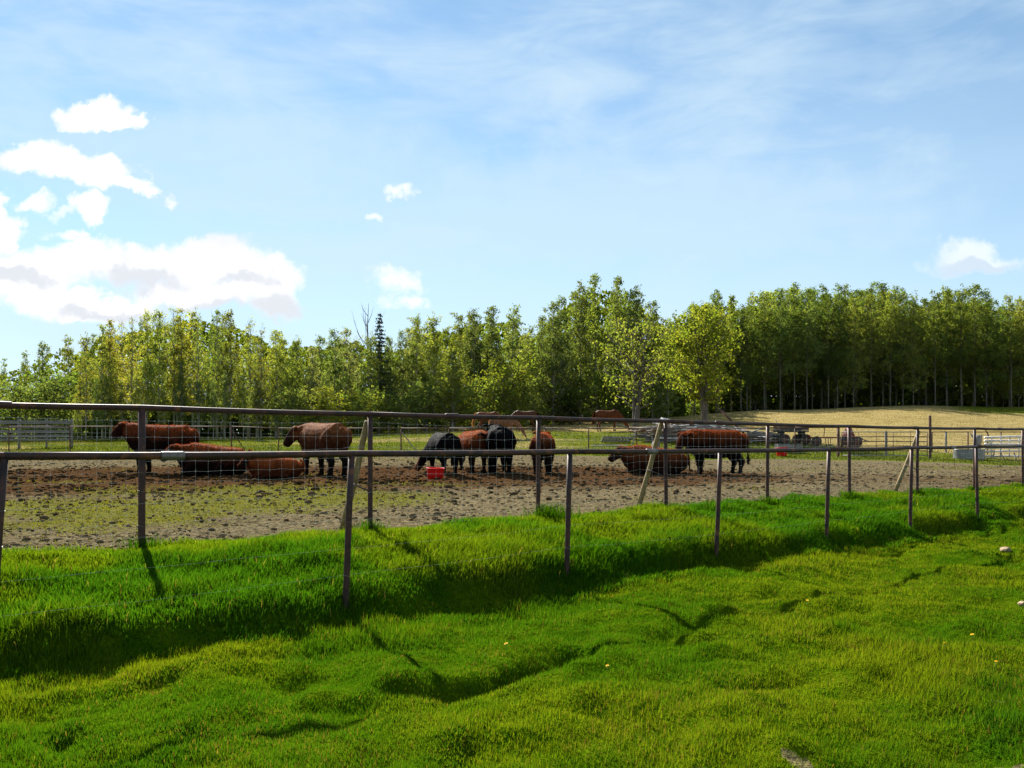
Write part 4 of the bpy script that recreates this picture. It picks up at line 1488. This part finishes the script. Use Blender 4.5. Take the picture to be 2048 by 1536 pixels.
def hair_strip(pts, w, name, mat_col, parent, n=140, length=0.3, down=1.0):
    """mane or tail hair as many thin locks"""
    P = [Vector(p) for p in pts]
    mb = []
    cs = []
    f = RNG.uniform(0, len(P) - 1.001, n)
    i = f.astype(int)
    A = np.array([p[:] for p in P])
    base = A[i] + (A[i + 1] - A[i]) * (f - i)[:, None] + RNG.normal(0, w, (n, 3))
    tip = base + np.stack([RNG.normal(-.03, .05, n), RNG.choice((-1, 1), n) * RNG.uniform(.03, .09, n), -length * RNG.uniform(.5, 1.1, n) * down], 1)
    sd = np.stack([np.full(n, .012), RNG.normal(0, .008, n), np.zeros(n)], 1)
    V = np.stack([base - sd, base + sd, tip], 1).reshape(-1, 3)
    c = np.array(mat_col)[None] * RNG.uniform(0.7, 1.3, n)[:, None]
    return link(name, np_mesh(name, V, np.arange(n * 3).reshape(-1, 3), M['fur'], np.repeat(c, 3, 0)), parent)


def horse(px, Y, heading, scale, colr, hair, label, pose='graze', turn=0.0):
    p = at(px, Y)
    root = empty('horse', (p.x, p.y, p.z - 0.01), math.radians(heading))
    root.scale = (scale,) * 3
    tag(root, label, 'horse', 'horses grazing beyond the paddock')
    parts, mane = horse_parts(pose, 1.0, turn)
    me = skin(parts, 0.026, 3, 'body')

    def fn(V):
        l = sstep(0.6, 0.3, V[:, 2]) * (np.abs(V[:, 0]) < 0.8)
        c = np.array(colr)[None] * (0.85 + 0.3 * fbm(V[:, 0] * 3, V[:, 2] * 3, 7, 2))[:, None]
        return c * (1 - 0.45 * l)[:, None]
    paint(me, fn)
    me.materials.append(M['horse_hide'])
    link('body', me, root)
    hair_strip(mane, .02, 'mane', hair, root, 200, .22)
    hair_strip([(-.80, 0, 1.34), (-.90, 0, 1.22), (-.96, 0, .95), (-.98, 0, .8)], .03, 'tail', hair, root, 220, .45)


horse(976, 55.0, 8, 1.0, (0.12, 0.036, 0.013), (0.30, 0.17, 0.06), 'chestnut horse with blond tail grazing left of the other horses')
horse(1050, 56.5, 176, 1.0, (0.085, 0.032, 0.014), (0.04, 0.02, 0.014), 'brown horse grazing behind the pale horse', 'graze')
horse(1008, 50.0, 4, 0.92, (0.19, 0.088, 0.05), (0.26, 0.17, 0.10), 'pale sorrel horse grazing nearest to the cattle')
horse(1215, 56.0, 3, 1.02, (0.12, 0.035, 0.012), (0.06, 0.022, 0.01), 'chestnut horse grazing alone by the lumber pile')

# ------------------------------------------------------------------ tubs, tank, lumber, old implements, stones
def red_tub(px, Y, r, h, label, tilt=0.0):
    p = at(px, Y)
    root = empty('feed_tub', (p.x, p.y, p.z - 0.02))
    root.rotation_euler = (tilt, tilt * 0.5, 0.3)
    tag(root, label, 'tub', 'red feed tubs')
    prof = [(0.0, 0.012), (0.80, 0.0), (0.84, 0.02), (0.94, h * 0.55 / r), (1.0, h / r), (1.05, h / r), (1.06, h / r - 0.05), (1.035, h / r - 0.06)]
    prof = [(a, b_) for a, b_ in prof]
    inner = [(1.0, h / r + 0.001), (0.965, h / r - 0.01), (0.90, h * 0.5 / r), (0.80, 0.06), (0.0, 0.05)]
    n = 28

    def lathe(pr):
        mb = MB()
        rings = [[(math.cos(6.28318 * k / n) * max(a, 0.002) * r, math.sin(6.28318 * k / n) * max(a, 0.002) * r, b_ * r) for k in range(n)] for a, b_ in pr]
        mb.ring_loft(rings, False)
        return mb
    shell = lathe([(0.004, 0.012), (0.80, 0.0), (0.85, 0.03), (0.94, h * 0.55 / r), (0.995, h / r - 0.07)])
    o = lathe([(0.004, 0.06), (0.78, 0.06), (0.88, h * 0.5 / r), (0.962, h / r - 0.02)])
    mb = MB()
    mb.v = shell.v + o.v
    mb.f = shell.f + [tuple(i + len(shell.v) for i in reversed(f)) for f in o.f]
    mb.build('shell', M['red_plastic'], root, smooth=True)
    rim = lathe([(0.96, h / r - 0.03), (0.97, h / r + 0.01), (1.0, h / r + 0.03), (1.05, h / r + 0.01), (1.055, h / r - 0.06), (0.996, h / r - 0.072)])
    rim.build('rim', M['red_plastic'], root, smooth=True)


red_tub(870.5, 22.0, 0.235, 0.30, 'bright red plastic feed tub on the dirt before the black cow', 0.05)
red_tub(1564, 40.5, 0.27, 0.44, 'smaller-looking red feed tub farther off, right of the dark cow', -0.06)


def stock_tank():
    p = at(1938, 43.0)
    root = empty('stock_tank', p)
    tag(root, 'grey galvanised stock water tank near the white pole gate', 'tank')
    n = 36
    R, h = 0.76, 0.48

    def rng(r, z):
        return [(math.cos(6.28318 * k / n) * r, math.sin(6.28318 * k / n) * r * 0.8, z) for k in range(n)]
    mb = MB()
    rings = [rng(R, -0.05)]
    for k in range(13):
        rings.append(rng(R + (0.012 if k % 2 else 0.0), h * k / 12))
    rings += [rng(R - 0.03, h), rng(R - 0.04, 0.1)]
    mb.ring_loft(rings, False)
    mb.build('wall', M['galv'], root, smooth=True)
    rim = MB()
    pts = rng(R + 0.005, h + 0.01)
    rim.tube(pts + [pts[0], pts[1]], 0.022, 6)
    rim.build('rim', M['galv'], root, smooth=True)
    m, b_ = new_mat('tank_water')
    pr = b_.n('ShaderNodeBsdfPrincipled', {'Base Color': (0.02, 0.03, 0.03, 1), 'Roughness': 0.05})
    finish(b_, pr.outputs[0])
    wv = [tuple(q) for q in rng(R - 0.04, h - 0.10)]
    me = bpy.data.meshes.new('water')
    me.from_pydata(wv, [], [tuple(range(n))])
    link('water', me, root, m)


stock_tank()


def stump(px, Y, h, r, label, cat='stump', name='stump', mat='grey_wood', lean=0.12):
    p = at(px, Y)
    root = empty(name, p)
    tag(root, label, cat)
    rr = random.Random(int(px))
    pts, rad = [], []
    for k in range(6):
        t = k / 5
        pts.append((lean * t * h, 0.05 * math.sin(5 * t), h * t - (0.1 if k == 0 else 0)))
        rad.append(r * (1.35 - 0.5 * t) * rr.uniform(0.85, 1.15))
    MB().tube(pts, rad, 9).build('trunk', M[mat], root, smooth=True)
    for k in range(4):
        a = rr.uniform(0, 6.28)
        z = h * rr.uniform(0.55, 0.9)
        L = r * rr.uniform(1.2, 1.9)
        MB().tube([(lean * .7 * h, 0, z), (lean * .7 * h + math.cos(a) * L * .6, math.sin(a) * L * .6, z + L * .4), (lean * .7 * h + math.cos(a) * L, math.sin(a) * L, z + L * .9)],
                  [r * .4, r * .28, r * .1], 6).build('snag', M[mat], root, smooth=True)


stump(1951, 44.6, 1.15, 0.20, 'gnarled grey stump standing behind the stock tank')
stump(1311, 43.8, 0.55, 0.18, 'short grey stump left of the leaning brace pole, in front of the lumber')


def lumber_pile():
    Y0 = 49.0
    p = at(1395, Y0)
    root = empty('lumber_pile', p)
    tag(root, 'long untidy pile of weathered grey and brown boards under the twin-trunk tree', 'lumber')
    o = root.location
    rr = random.Random(21)
    layers = 9
    for k in range(118):
        cx = rr.uniform(1285, 1520)
        if rr.random() < 0.35:
            cx = rr.uniform(1330, 1480)
        cap = 1.0 - 0.75 * abs((cx - 1400) / 140) ** 2
        Y = Y0 + rr.uniform(-1.3, 1.3)
        x = (cx - 1024) / F * Y
        L = rr.uniform(1.4, 4.0)
        zz = gz(x, Y) - o.z + 0.04 + max(0.0, cap) * rr.random() ** 1.1
        rot = Matrix.Rotation(rr.gauss(0, 0.3), 3, 'Z') @ Matrix.Rotation(rr.gauss(0, 0.13), 3, 'Y') @ Matrix.Rotation(rr.uniform(-.5, .5), 3, 'X')
        m = 'grey_wood' if rr.random() < 0.55 else ('brown_wood' if rr.random() < .55 else 'white_wood')
        MB().box((x - o.x, Y - o.y, zz), (L, rr.uniform(.10, .24), rr.uniform(.035, .075)), rot).build('plank', M[m], root)


lumber_pile()


def slatted_pallet():
    p = at(1232, 47.5)
    root = empty('pallet', (p.x, p.y, p.z + .06), 0.1)
    root.rotation_euler = (-0.38, 0.02, 0.1)
    tag(root, 'sloping slatted pallet lying left of the lumber pile', 'pallet')
    for k in range(9):
        MB().box((-.75 + k * .19, 0, .12), (.10, 1.0, .025)).build('slat', M['brown_wood' if k % 3 else 'grey_wood'], root, bevel=.004)
    for y in (-.42, 0, .42):
        MB().box((0, y, .055), (1.7, .09, .09)).build('bearer', M['grey_wood'], root, bevel=.005)
    for k, (a, b_, Y) in enumerate(((1182, 1255, 45.2), (1190, 1240, 45.8), (1340, 1375, 40.6), (1292, 1330, 48.2))):
        q0, q1 = at(a, Y, .05), at(b_, Y + rand_off[k], .07)
        r = empty('loose_board', q0)
        tag(r, ('long pale board lying in the grass in front of the slatted pallet', 'short pale board lying beside the slatted pallet',
                'white broken board lying before the head of the broadside cow', 'brown board lying at the left foot of the lumber pile')[k], 'board')
        d = q1 - q0
        rt = d.to_track_quat('X', 'Z').to_matrix()
        MB().box(d * 0.5, (d.length, .14, .035), rt).build('plank', M[('white_wood', 'grey_wood', 'white_wood', 'brown_wood')[k]], r, bevel=.005)


rand_off = (0.2, -0.3, 0.5, 0.4)
slatted_pallet()


def leaning_pipe(a, b_, Y, r, label):
    q0, q1 = at3(a[0], a[1], Y), at3(b_[0], b_[1], Y - 0.8)
    root = empty('leaning_pipe', q1)
    tag(root, label, 'pipe')
    MB().tube([q0 - q1, (q0 - q1) * 0.5, Vector((0, 0, 0)), (q1 - q0) * 0.35], r, 9).build('tube', M['rust_far'], root, smooth=True)
    ring(q0 - q1, q0 - q1, r * 1.2, 0.05, 9).build('collar', M['dark_iron'], root, smooth=True)


leaning_pipe((1440, 819), (1475, 854), 49.5, 0.055, 'rusty pipe slanting up out of the right side of the lumber pile')
leaning_pipe((1337, 842), (1350, 856), 49.0, 0.045, 'short rusty rod slanting up near the left of the lumber pile')


def wheel(parent, c, r, w, axis='Y', spokes=8):
    """old implement wheel: rubber tyre on a dished steel disc"""
    wo = empty('wheel', c)
    wo.parent = parent
    n = 22

    def spin(prof):
        rings = [[(math.cos(6.28318 * k / n) * a, b_, math.sin(6.28318 * k / n) * a) for a, b_ in prof] for k in range(n)]
        rings.append(rings[0])
        return MB().ring_loft(rings, False)
    spin([(r * .94, -w / 2), (r, -w / 4), (r, w / 4), (r * .94, w / 2), (r * .66, w * .4), (r * .66, -w * .4)]).build('tyre', M['dark_iron'], wo, smooth=True)
    spin([(r * .66, -w * .3), (r * .40, -w * .1), (0.01, -w * .35), (0.01, w * .35), (r * .40, w * .1), (r * .66, w * .3)]).build('disc', M['rust_far'], wo, smooth=True)


def old_wagon():
    p = at(1582, 49.0)
    root = empty('farm_wagon', p, 0.12)
    tag(root, 'dark old box wagon standing right of the lumber pile', 'wagon')
    MB().box((0, 0, .78), (1.75, 1.0, .10)).build('bed', M['dark_iron'], root, bevel=.01)
    for y in (-.48, .48):
        for k in range(2):
            MB().box((0, y, .92 + k * .17), (1.75, .04, .155)).build('side_board', M['brown_wood' if k else 'dark_iron'], root, bevel=.006)
    MB().box((-.86, 0, 1.0), (.04, .92, .32)).build('end_board', M['brown_wood'], root, bevel=.006)
    MB().tube([(-.85, 0, .62), (-1.5, 0, .35), (-2.0, 0, .30)], .04, 8).build('drawbar', M['rust_far'], root)
    for x in (-.62, .66):
        MB().tube([(x, -.55, .36), (x, .55, .36)], .035, 8).build('axle', M['rust_far'], root)
        MB().box((x, 0, .56), (.10, .8, .34)).build('bolster', M['dark_iron'], root, bevel=.01)
        for y in (-.58, .58):
            wheel(root, (x, y, .30), .30, .14, spokes=12)
    MB().tube([(-.9, -.3, .9), (-1.15, -.4, 1.5)], .02, 6).build('stake', M['white_wood'], root)


def cultivator():
    p = at(1653, 48.5)
    root = empty('cultivator', p, -0.05)
    tag(root, 'low rusty cultivator with curved tines right of the box wagon', 'implement')
    for y in (-.45, 0, .45):
        MB().box((0, y, .52), (2.3, .07, .07)).build('frame_bar', M['red_paint'], root, bevel=.008)
    for x in (-1.1, 1.1):
        MB().box((x, 0, .59), (.07, 1.0, .07)).build('frame_bar', M['red_paint'], root, bevel=.008)
    for k in range(8):
        x = -1.0 + k * .285
        y = (-.45, 0, .45)[k % 3]
        MB().tube([(x, y, .55), (x, y + .16, .42), (x, y + .10, .15), (x, y - .05, .02)], [.025, .022, .02, .03], 6).build('tine', M['dark_iron'], root, smooth=True)
    for x in (-.8, .85):
        wheel(root, (x, -.72, .30), .30, .10)
        MB().tube([(x, -.72, .30), (x, -.45, .50)], .03, 6).build('axle_arm', M['rust_far'], root)
    MB().tube([(0, .45, .56), (.05, .5, 1.0), (0, .4, 1.15)], .022, 6).build('lever', M['rust_far'], root)


def hopper_machine():
    p = at(1697, 48.0)
    root = empty('seed_hopper', p, 0.2)
    tag(root, 'dark red peaked hopper implement behind the left gate post', 'implement')
    MB().box((0, 0, .95), (.62, .55, .75), None, .25).build('hopper', M['red_paint'], root, bevel=.012)
    MB().box((0.1, 0, .52), (1.3, .5, .12)).build('chassis', M['dark_iron'], root, bevel=.01)
    for y in (-.34, .34):
        wheel(root, (.32, y, .34), .34, .10)
    MB().tube([(.75, 0, .52), (1.35, 0, .36)], .035, 8).build('drawbar', M['rust_far'], root)
    for x in (-.3, -.45):
        MB().tube([(x, 0, .5), (x - .05, 0, .02)], .03, 6).build('stand', M['rust_far'], root)


old_wagon()
cultivator()
hopper_machine()


def water_trough():
    p = at(1577, 43.5)
    root = empty('trough', p, 0.05)
    tag(root, 'low dark trough on the grass above the farther red tub', 'trough')
    MB().box((0, 0, .17), (1.3, .5, .05)).build('floor', M['dark_iron'], root, bevel=.006)
    for y in (-.25, .25):
        MB().box((0, y, .30), (1.3, .04, .26)).build('side_board', M['grey_wood'], root, bevel=.006)
    for x in (-.63, .63):
        MB().box((x, 0, .30), (.04, .46, .26)).build('end_board', M['grey_wood'], root, bevel=.006)
    for x in (-.5, .5):
        MB().box((x, 0, .07), (.09, .5, .16)).build('foot', M['dark_iron'], root, bevel=.006)


water_trough()


def rock(px, py, r, label, name='rock', flat=0.7, z0=None):
    Y = 1.85 * F / (py - HZ)
    for _ in range(8):
        x = (px - 1024) / F * Y
        Y = (E - gz(x, Y)) * F / (py - HZ)
    p = at(px, Y)
    bm = bmesh.new()
    bmesh.ops.create_icosphere(bm, subdivisions=2, radius=r)
    rr = random.Random(int(px))
    for v in bm.verts:
        v.co *= rr.uniform(0.82, 1.12)
        v.co.x *= 1.35
        v.co.z *= flat
        v.co.z = min(v.co.z, r * 0.55)
    me = bpy.data.meshes.new(name)
    bm.to_mesh(me)
    bm.free()
    me.materials.append(M['rock'])
    o = link(name, me)
    o.location = (p.x, p.y, p.z + r * 0.35)
    o.rotation_euler = (0.2, 0.25, rr.uniform(0, 3))
    tag(o, label, 'rock')


rock(2012, 1099, 0.085, 'pale tan rock lying in the lawn at the right below the fence')
rock(2047, 1212, 0.06, 'pale rock cut by the right edge of the lawn')


def dandelions():
    heads = [(1013, 1290), (1615, 1216), (1945, 1272), (1888, 1292), (1992, 1324), (735, 1180), (1215, 1330)]
    stem = MB().tube([(0, 0, -0.02), (0.004, 0, 0.04), (0.0, 0.003, 0.075)], [0.0028, 0.0025, 0.0022], 5).mesh('stem', M['stem'], True)
    mb = MB()
    for ring_, (n, r, zt) in enumerate(((13, 0.021, 0.004), (11, 0.015, 0.010), (7, 0.008, 0.014))):
        for k in range(n):
            a = 6.283 * k / n + ring_ * 0.3
            c, s = math.cos(a), math.sin(a)
            w = 0.0045
            b0 = len(mb.v)
            mb.v += [(0, 0, 0.0), (c * r * .6 - s * w, s * r * .6 + c * w, zt), (c * r, s * r, zt + 0.003), (c * r * .6 + s * w, s * r * .6 - c * w, zt)]
            mb.f.append((b0, b0 + 1, b0 + 2, b0 + 3))
    fl = mb.mesh('flower', M['petal'])
    for (px, py) in heads:
        Y = 1.85 * F / (py - HZ)
        for _ in range(8):
            x = (px - 1024) / F * Y
            Y = (E - gz(x, Y) - 0.06) * F / (py - HZ)
        p = at(px, Y)
        r = empty('dandelion', p, random.uniform(0, 6))
        s = random.uniform(0.7, 1.0)
        r.scale = (s, s, s)
        tag(r, 'tiny yellow dandelion flower in the lawn', 'flower', 'dandelions in the lawn')
        link('stem', stem, r)
        h = link('flower', fl, r)
        h.location = (0, 0.003, 0.075)
        h.rotation_euler = (random.uniform(-.4, .4), random.uniform(-.4, .4), 0)


dandelions()

# ------------------------------------------------------------------ grass, weeds, clods
def blades(P, h, w, lean, az, colr, bend=0.5, two=False):
    """P (n,3) base; triangles, or bent blades with two segments"""
    n = len(P)
    fa = RNG.uniform(0, 2 * np.pi, n)
    sx, sy = np.cos(fa) * w * 0.5, np.sin(fa) * w * 0.5
    lx, ly = np.cos(az) * lean * h, np.sin(az) * lean * h
    up = h * np.sqrt(np.clip(1 - lean ** 2, 0.05, 1))
    a = P + np.stack([-sx, -sy, -0.01 * np.ones(n)], 1)
    b_ = P + np.stack([sx, sy, -0.01 * np.ones(n)], 1)
    tip = P + np.stack([lx, ly, up], 1)
    if not two:
        V = np.stack([a, b_, tip], 1).reshape(-1, 3)
        Fc = np.arange(n * 3).reshape(-1, 3)
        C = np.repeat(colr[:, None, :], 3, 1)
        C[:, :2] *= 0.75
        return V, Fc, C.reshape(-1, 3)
    k = 0.55
    mx = P + np.stack([lx * k * (1 - bend), ly * k * (1 - bend), up * k * (1 + 0.25 * bend)], 1)
    m1 = mx + np.stack([-sx * 0.8, -sy * 0.8, np.zeros(n)], 1)
    m2 = mx + np.stack([sx * 0.8, sy * 0.8, np.zeros(n)], 1)
    V = np.stack([a, b_, m2, m1, tip], 1).reshape(-1, 3)
    o = np.arange(n)[:, None] * 5
    Fc = np.concatenate([o + np.array([[0, 1, 2]]), o + np.array([[0, 2, 3]]), o + np.array([[3, 2, 4]])], 0)
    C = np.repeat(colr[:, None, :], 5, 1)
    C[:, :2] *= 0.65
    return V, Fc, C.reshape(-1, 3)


def scatter_view(n, y0, y1, power=1.0, margin=1.5, half=0.66):
    """points over the ground in the part of the place the photograph looks at, thinning with distance"""
    t = RNG.uniform(0, 1, n)
    if power == 1.0:
        y = y0 * (y1 / y0) ** t
    else:
        e = 1 - power
        y = (y0 ** e + t * (y1 ** e - y0 ** e)) ** (1 / e)
    x = RNG.uniform(-1, 1, n) * (half * y + margin)
    return x, y


WIND = math.radians(-60)


def build_lawn_grass():
    x, y = scatter_view(800000, 3.2, 22, 1.0, 2.0)
    d = fdist(x, y)
    k = (d < -0.25) & (d > -9)
    x, y, d = x[k], y[k], d[k]
    pat = fbm(x * 0.9, y * 0.9, 61, 4)
    thin = fbm(x * 1.7, y * 1.7, 62, 4)
    bare = sstep(0.81, 0.83, thin)
    keep = RNG.uniform(0, 1, len(x)) > bare * 0.8
    x, y, d, pat, bare = x[keep], y[keep], d[keep], pat[keep], bare[keep]
    n = len(x)
    h = RNG.uniform(0.030, 0.066, n) * (0.75 + 0.8 * sstep(0.45, 0.75, pat)) * (1 - 0.5 * bare)
    edge = sstep(-1.1, -0.4, d)
    h *= 1 + 0.6 * edge
    w = 0.0052 * (0.6 + 0.095 * y) * RNG.uniform(0.7, 1.3, n)
    yel = fbm(x * 0.7 + 5, y * 0.7, 63, 4)
    c = lerp((0.046, 0.124, 0.007), (0.122, 0.176, 0.010), sstep(0.36, 0.62, yel + RNG.normal(0, 0.06, n)))
    broad = RNG.uniform(0, 1, n) < 0.05 + 0.5 * sstep(0.60, 0.70, fbm(x * 2.3, y * 2.3, 65, 3))
    w = np.where(broad, w * 2.4, w)
    h = np.where(broad, h * 0.62, h)
    c = np.where(broad[:, None], c * np.array((0.62, 0.72, 1.2)), c)
    hol = sstep(0.60, 0.74, fbm(x * 2.6 + 3, y * 2.6, 66, 3))
    h = h * (1 - 0.35 * hol)
    dead = RNG.uniform(0, 1, n) < (0.03 + 0.10 * sstep(0.56, 0.68, fbm(x * 1.1, y * 1.1, 67, 4)) + 0.35 * bare)
    c[dead] = np.array((0.17, 0.13, 0.045))
    c *= RNG.uniform(0.7, 1.25, n)[:, None]
    P = np.stack([x, y, ground(x, y)], 1)
    lean = np.clip(RNG.normal(0.38, 0.22, n), 0.02, 0.9)
    az = np.where(RNG.uniform(0, 1, n) < 0.45, WIND + RNG.normal(0, 0.6, n), RNG.uniform(0, 6.28, n))
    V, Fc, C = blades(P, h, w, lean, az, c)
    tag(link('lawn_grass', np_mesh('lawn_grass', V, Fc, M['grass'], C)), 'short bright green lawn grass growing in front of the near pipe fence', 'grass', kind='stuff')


def build_bank_grass():
    n = 400000
    t = RNG.uniform(0, 1, n)
    s = -6.0 + 36 * t ** 1.35
    d = RNG.uniform(-0.45, 3.6, n)
    x = NP0[0] + NT[0] * s + NN[0] * d
    y = NP0[1] + NT[1] * s + NN[1] * d
    df = ffar(x, y)
    k = (y > 3.5) & (np.abs(x) < 0.68 * y + 2) & (df < 0.25 + (fbm(x * 1.5, y * 1.5, 71, 3) - 0.5) * 0.7)
    x, y, d, df = x[k], y[k], d[k], df[k]
    n = len(x)
    pat = fbm(x * 1.3, y * 1.3, 72, 4)
    h = RNG.uniform(0.07, 0.15, n) * (0.55 + 1.1 * sstep(0.3, 0.7, pat))
    h *= 0.5 + 0.5 * sstep(0.05, -0.7, df) + 0.12
    h *= 0.4 + 0.6 * sstep(-0.25, 0.35, d)
    w = 0.0060 * (0.6 + 0.085 * y) * RNG.uniform(0.7, 1.3, n)
    yel = fbm(x * 0.8 + 9, y * 0.8, 73, 3)
    c = lerp((0.038, 0.118, 0.008), (0.094, 0.158, 0.010), sstep(0.36, 0.62, yel + RNG.normal(0, 0.05, n)))
    dead = RNG.uniform(0, 1, n) < 0.012
    c[dead] = np.array((0.24, 0.19, 0.08))
    c *= RNG.uniform(0.7, 1.25, n)[:, None]
    P = np.stack([x, y, ground(x, y)], 1)
    lean = np.clip(RNG.normal(0.48, 0.2, n), 0.05, 0.92)
    az = np.where(RNG.uniform(0, 1, n) < 0.6, WIND + RNG.normal(0, 0.55, n), RNG.uniform(0, 6.28, n))
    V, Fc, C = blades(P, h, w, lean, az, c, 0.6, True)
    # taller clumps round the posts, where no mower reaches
    tag(link('bank_grass', np_mesh('bank_grass', V, Fc, M['grass'], C)), 'long uncut green grass on the bank between the two pipe fences', 'grass', kind='stuff')


def build_tussocks():
    """rank clumps at the foot of the posts"""
    Vs, Fs, Cs, off = [], [], [], 0
    spots = [(FP0 + FST * i, 0.20, 150, 0.22) for i in range(0, 9)] + [(NP0 + NST * i, 0.20, 70, 0.12) for i in range(0, 8)]
    spots += [(FP0 + FST * 2.05 + np.array((0.1, -0.15)), 0.28, 420, 0.38), (NP0 + NST * 2.15 + NN * 0.3, 0.35, 300, 0.26), (NP0 + NST * 3.25 + NN * 0.3, 0.4, 300, 0.26), (NP0 + NST * 4.2 + NN * 0.3, 0.35, 250, 0.26)]
    for (c0, r, n, hh) in spots:
        q = RNG.normal(0, r * 0.6, (n, 2)) + c0
        P = np.stack([q[:, 0], q[:, 1], ground(q[:, 0], q[:, 1])], 1)
        y = q[:, 1]
        h = RNG.uniform(0.5, 1.1, n) * hh
        w = 0.0065 * (0.6 + 0.085 * y)
        c = lerp((0.022, 0.085, 0.002), (0.05, 0.12, 0.003), RNG.uniform(0, 1, n)) * RNG.uniform(0.7, 1.2, n)[:, None]
        V, Fc, C = blades(P, h, w, np.clip(RNG.normal(0.45, 0.2, n), 0.05, 0.9), RNG.uniform(0, 6.28, n), c, 0.6, True)
        Vs.append(V); Fs.append(Fc + off); Cs.append(C); off += len(V)
    tag(link('tussock_grass', np_mesh('tussock_grass', np.concatenate(Vs), np.concatenate(Fs), M['grass'], np.concatenate(Cs))), 'rank tufts of dark grass round the feet of the fence posts', 'grass', kind='stuff')


def build_paddock_cover():
    # weeds
    x, y = scatter_view(260000, 9, 46, 0.6, 2.0)
    dirt, hay, weed, wet = cover(x, y)
    pr = weed * dirt
    k = (RNG.uniform(0, 1, len(x)) < sstep(0.34, 0.85, pr + (fbm(x * 2.1, y * 2.1, 81, 3) - 0.5) * 0.5) * 0.5) & (dirt > 0.3)
    x, y = x[k], y[k]
    n = len(x)
    P = np.stack([x, y, ground(x, y)], 1)
    c = lerp((0.075, 0.100, 0.010), (0.150, 0.145, 0.020), RNG.uniform(0, 1, n)) * RNG.uniform(0.7, 1.2, n)[:, None]
    V, Fc, C = blades(P, RNG.uniform(0.02, 0.065, n), 0.008 + 0.0011 * y, np.clip(RNG.normal(0.5, 0.25, n), 0, 0.95), RNG.uniform(0, 6.28, n), c)
    tag(link('paddock_weeds', np_mesh('paddock_weeds', V, Fc, M['grass'], C)), 'sparse yellow-green weeds sprouting in the trampled paddock', 'weeds', kind='stuff')
    # pasture grass beyond
    x, y = scatter_view(150000, 35, 86, 1.0, 3.0)
    dirt, hay, weed, wet = cover(x, y)
    k = (dirt < 0.4) & (RNG.uniform(0, 1, len(x)) > 0.55 * hay)
    x, y, hay = x[k], y[k], hay[k]
    n = len(x)
    P = np.stack([x, y, ground(x, y)], 1)
    t = np.clip(hay + RNG.normal(0, 0.2, n), 0, 1)
    c = lerp((0.075, 0.108, 0.005), (0.26, 0.205, 0.08), t) * RNG.uniform(0.75, 1.2, n)[:, None]
    V, Fc, C = blades(P, RNG.uniform(0.04, 0.13, n) * (1 - 0.4 * t), 0.02 + 0.0005 * y, np.clip(RNG.normal(0.5, 0.25, n), 0, 0.95), RNG.uniform(0, 6.28, n), c)
    tag(link('pasture_grass', np_mesh('pasture_grass', V, Fc, M['straw'], C)), 'grazed pasture grass turning to dry straw up the rise', 'grass', kind='stuff')
    # straw litter
    x, y = scatter_view(60000, 9, 36, 0.8, 2.0)
    dirt, hay, weed, wet = cover(x, y)
    k = (dirt > 0.5) & (RNG.uniform(0, 1, len(x)) < 0.9 - 0.6 * wet)
    x, y = x[k], y[k]
    n = len(x)
    P = np.stack([x, y, ground(x, y) + 0.012], 1)
    c = lerp((0.12, 0.09, 0.042), (0.24, 0.19, 0.11), RNG.uniform(0, 1, n))
    V, Fc, C = blades(P, RNG.uniform(0.03, 0.10, n), 0.004 + 0.0007 * y, np.full(n, 0.97), RNG.uniform(0, 6.28, n), c)
    tag(link('straw_litter', np_mesh('straw_litter', V, Fc, M['straw'], C)), 'scattered pale straw trodden into the paddock dirt', 'straw', kind='stuff')
    # clods
    bm = bmesh.new()
    bmesh.ops.create_icosphere(bm, subdivisions=1, radius=1.0)
    bv = np.array([v.co[:] for v in bm.verts])
    bf = np.array([[v.index for v in f.verts] for f in bm.faces])
    bm.free()
    x, y = scatter_view(24000, 9.5, 38, 0.35, 1.5)
    dirt, hay, weed, wet = cover(x, y)
    cl = fbm(x * 0.9, y * 0.9, 83, 3)
    k = (dirt > 0.6) & (RNG.uniform(0, 1, len(x)) < 0.35 + 0.9 * sstep(0.4, 0.65, cl))
    x, y, wet = x[k], y[k], wet[k]
    n = len(x)
    sz = np.exp(RNG.normal(math.log(0.017), 0.5, n)) * (1 + 0.9 * wet)
    sz = np.clip(sz, 0.010, 0.085)
    dfm = bv[None] * (1 + RNG.uniform(-0.32, 0.32, (n, len(bv), 1)))
    ang = RNG.uniform(0, 6.28, n)
    ca, sa = np.cos(ang)[:, None], np.sin(ang)[:, None]
    ax = RNG.uniform(0.8, 1.5, n)[:, None]
    X = (dfm[:, :, 0] * ca * ax - dfm[:, :, 1] * sa) * sz[:, None] + x[:, None]
    Yv = (dfm[:, :, 0] * sa * ax + dfm[:, :, 1] * ca) * sz[:, None] + y[:, None]
    Z = dfm[:, :, 2] * sz[:, None] * 0.62 + (ground(x, y) + sz * 0.22)[:, None]
    V = np.stack([X, Yv, Z], 2).reshape(-1, 3)
    Fc = (bf[None] + (np.arange(n) * len(bv))[:, None, None]).reshape(-1, 3)
    c = lerp((0.140, 0.106, 0.060), (0.045, 0.027, 0.013), np.clip(wet * 1.1 + RNG.normal(0, 0.2, n), 0, 1)) * RNG.uniform(0.6, 1.35, n)[:, None]
    C = np.repeat(c, len(bv), 0)
    tag(link('earth_clods', np_mesh('earth_clods', V, Fc, M['clod'], C)), 'loose clods of churned brown earth strewn over the paddock', 'clods', kind='stuff')


build_lawn_grass()
build_bank_grass()
build_tussocks()
build_paddock_cover()
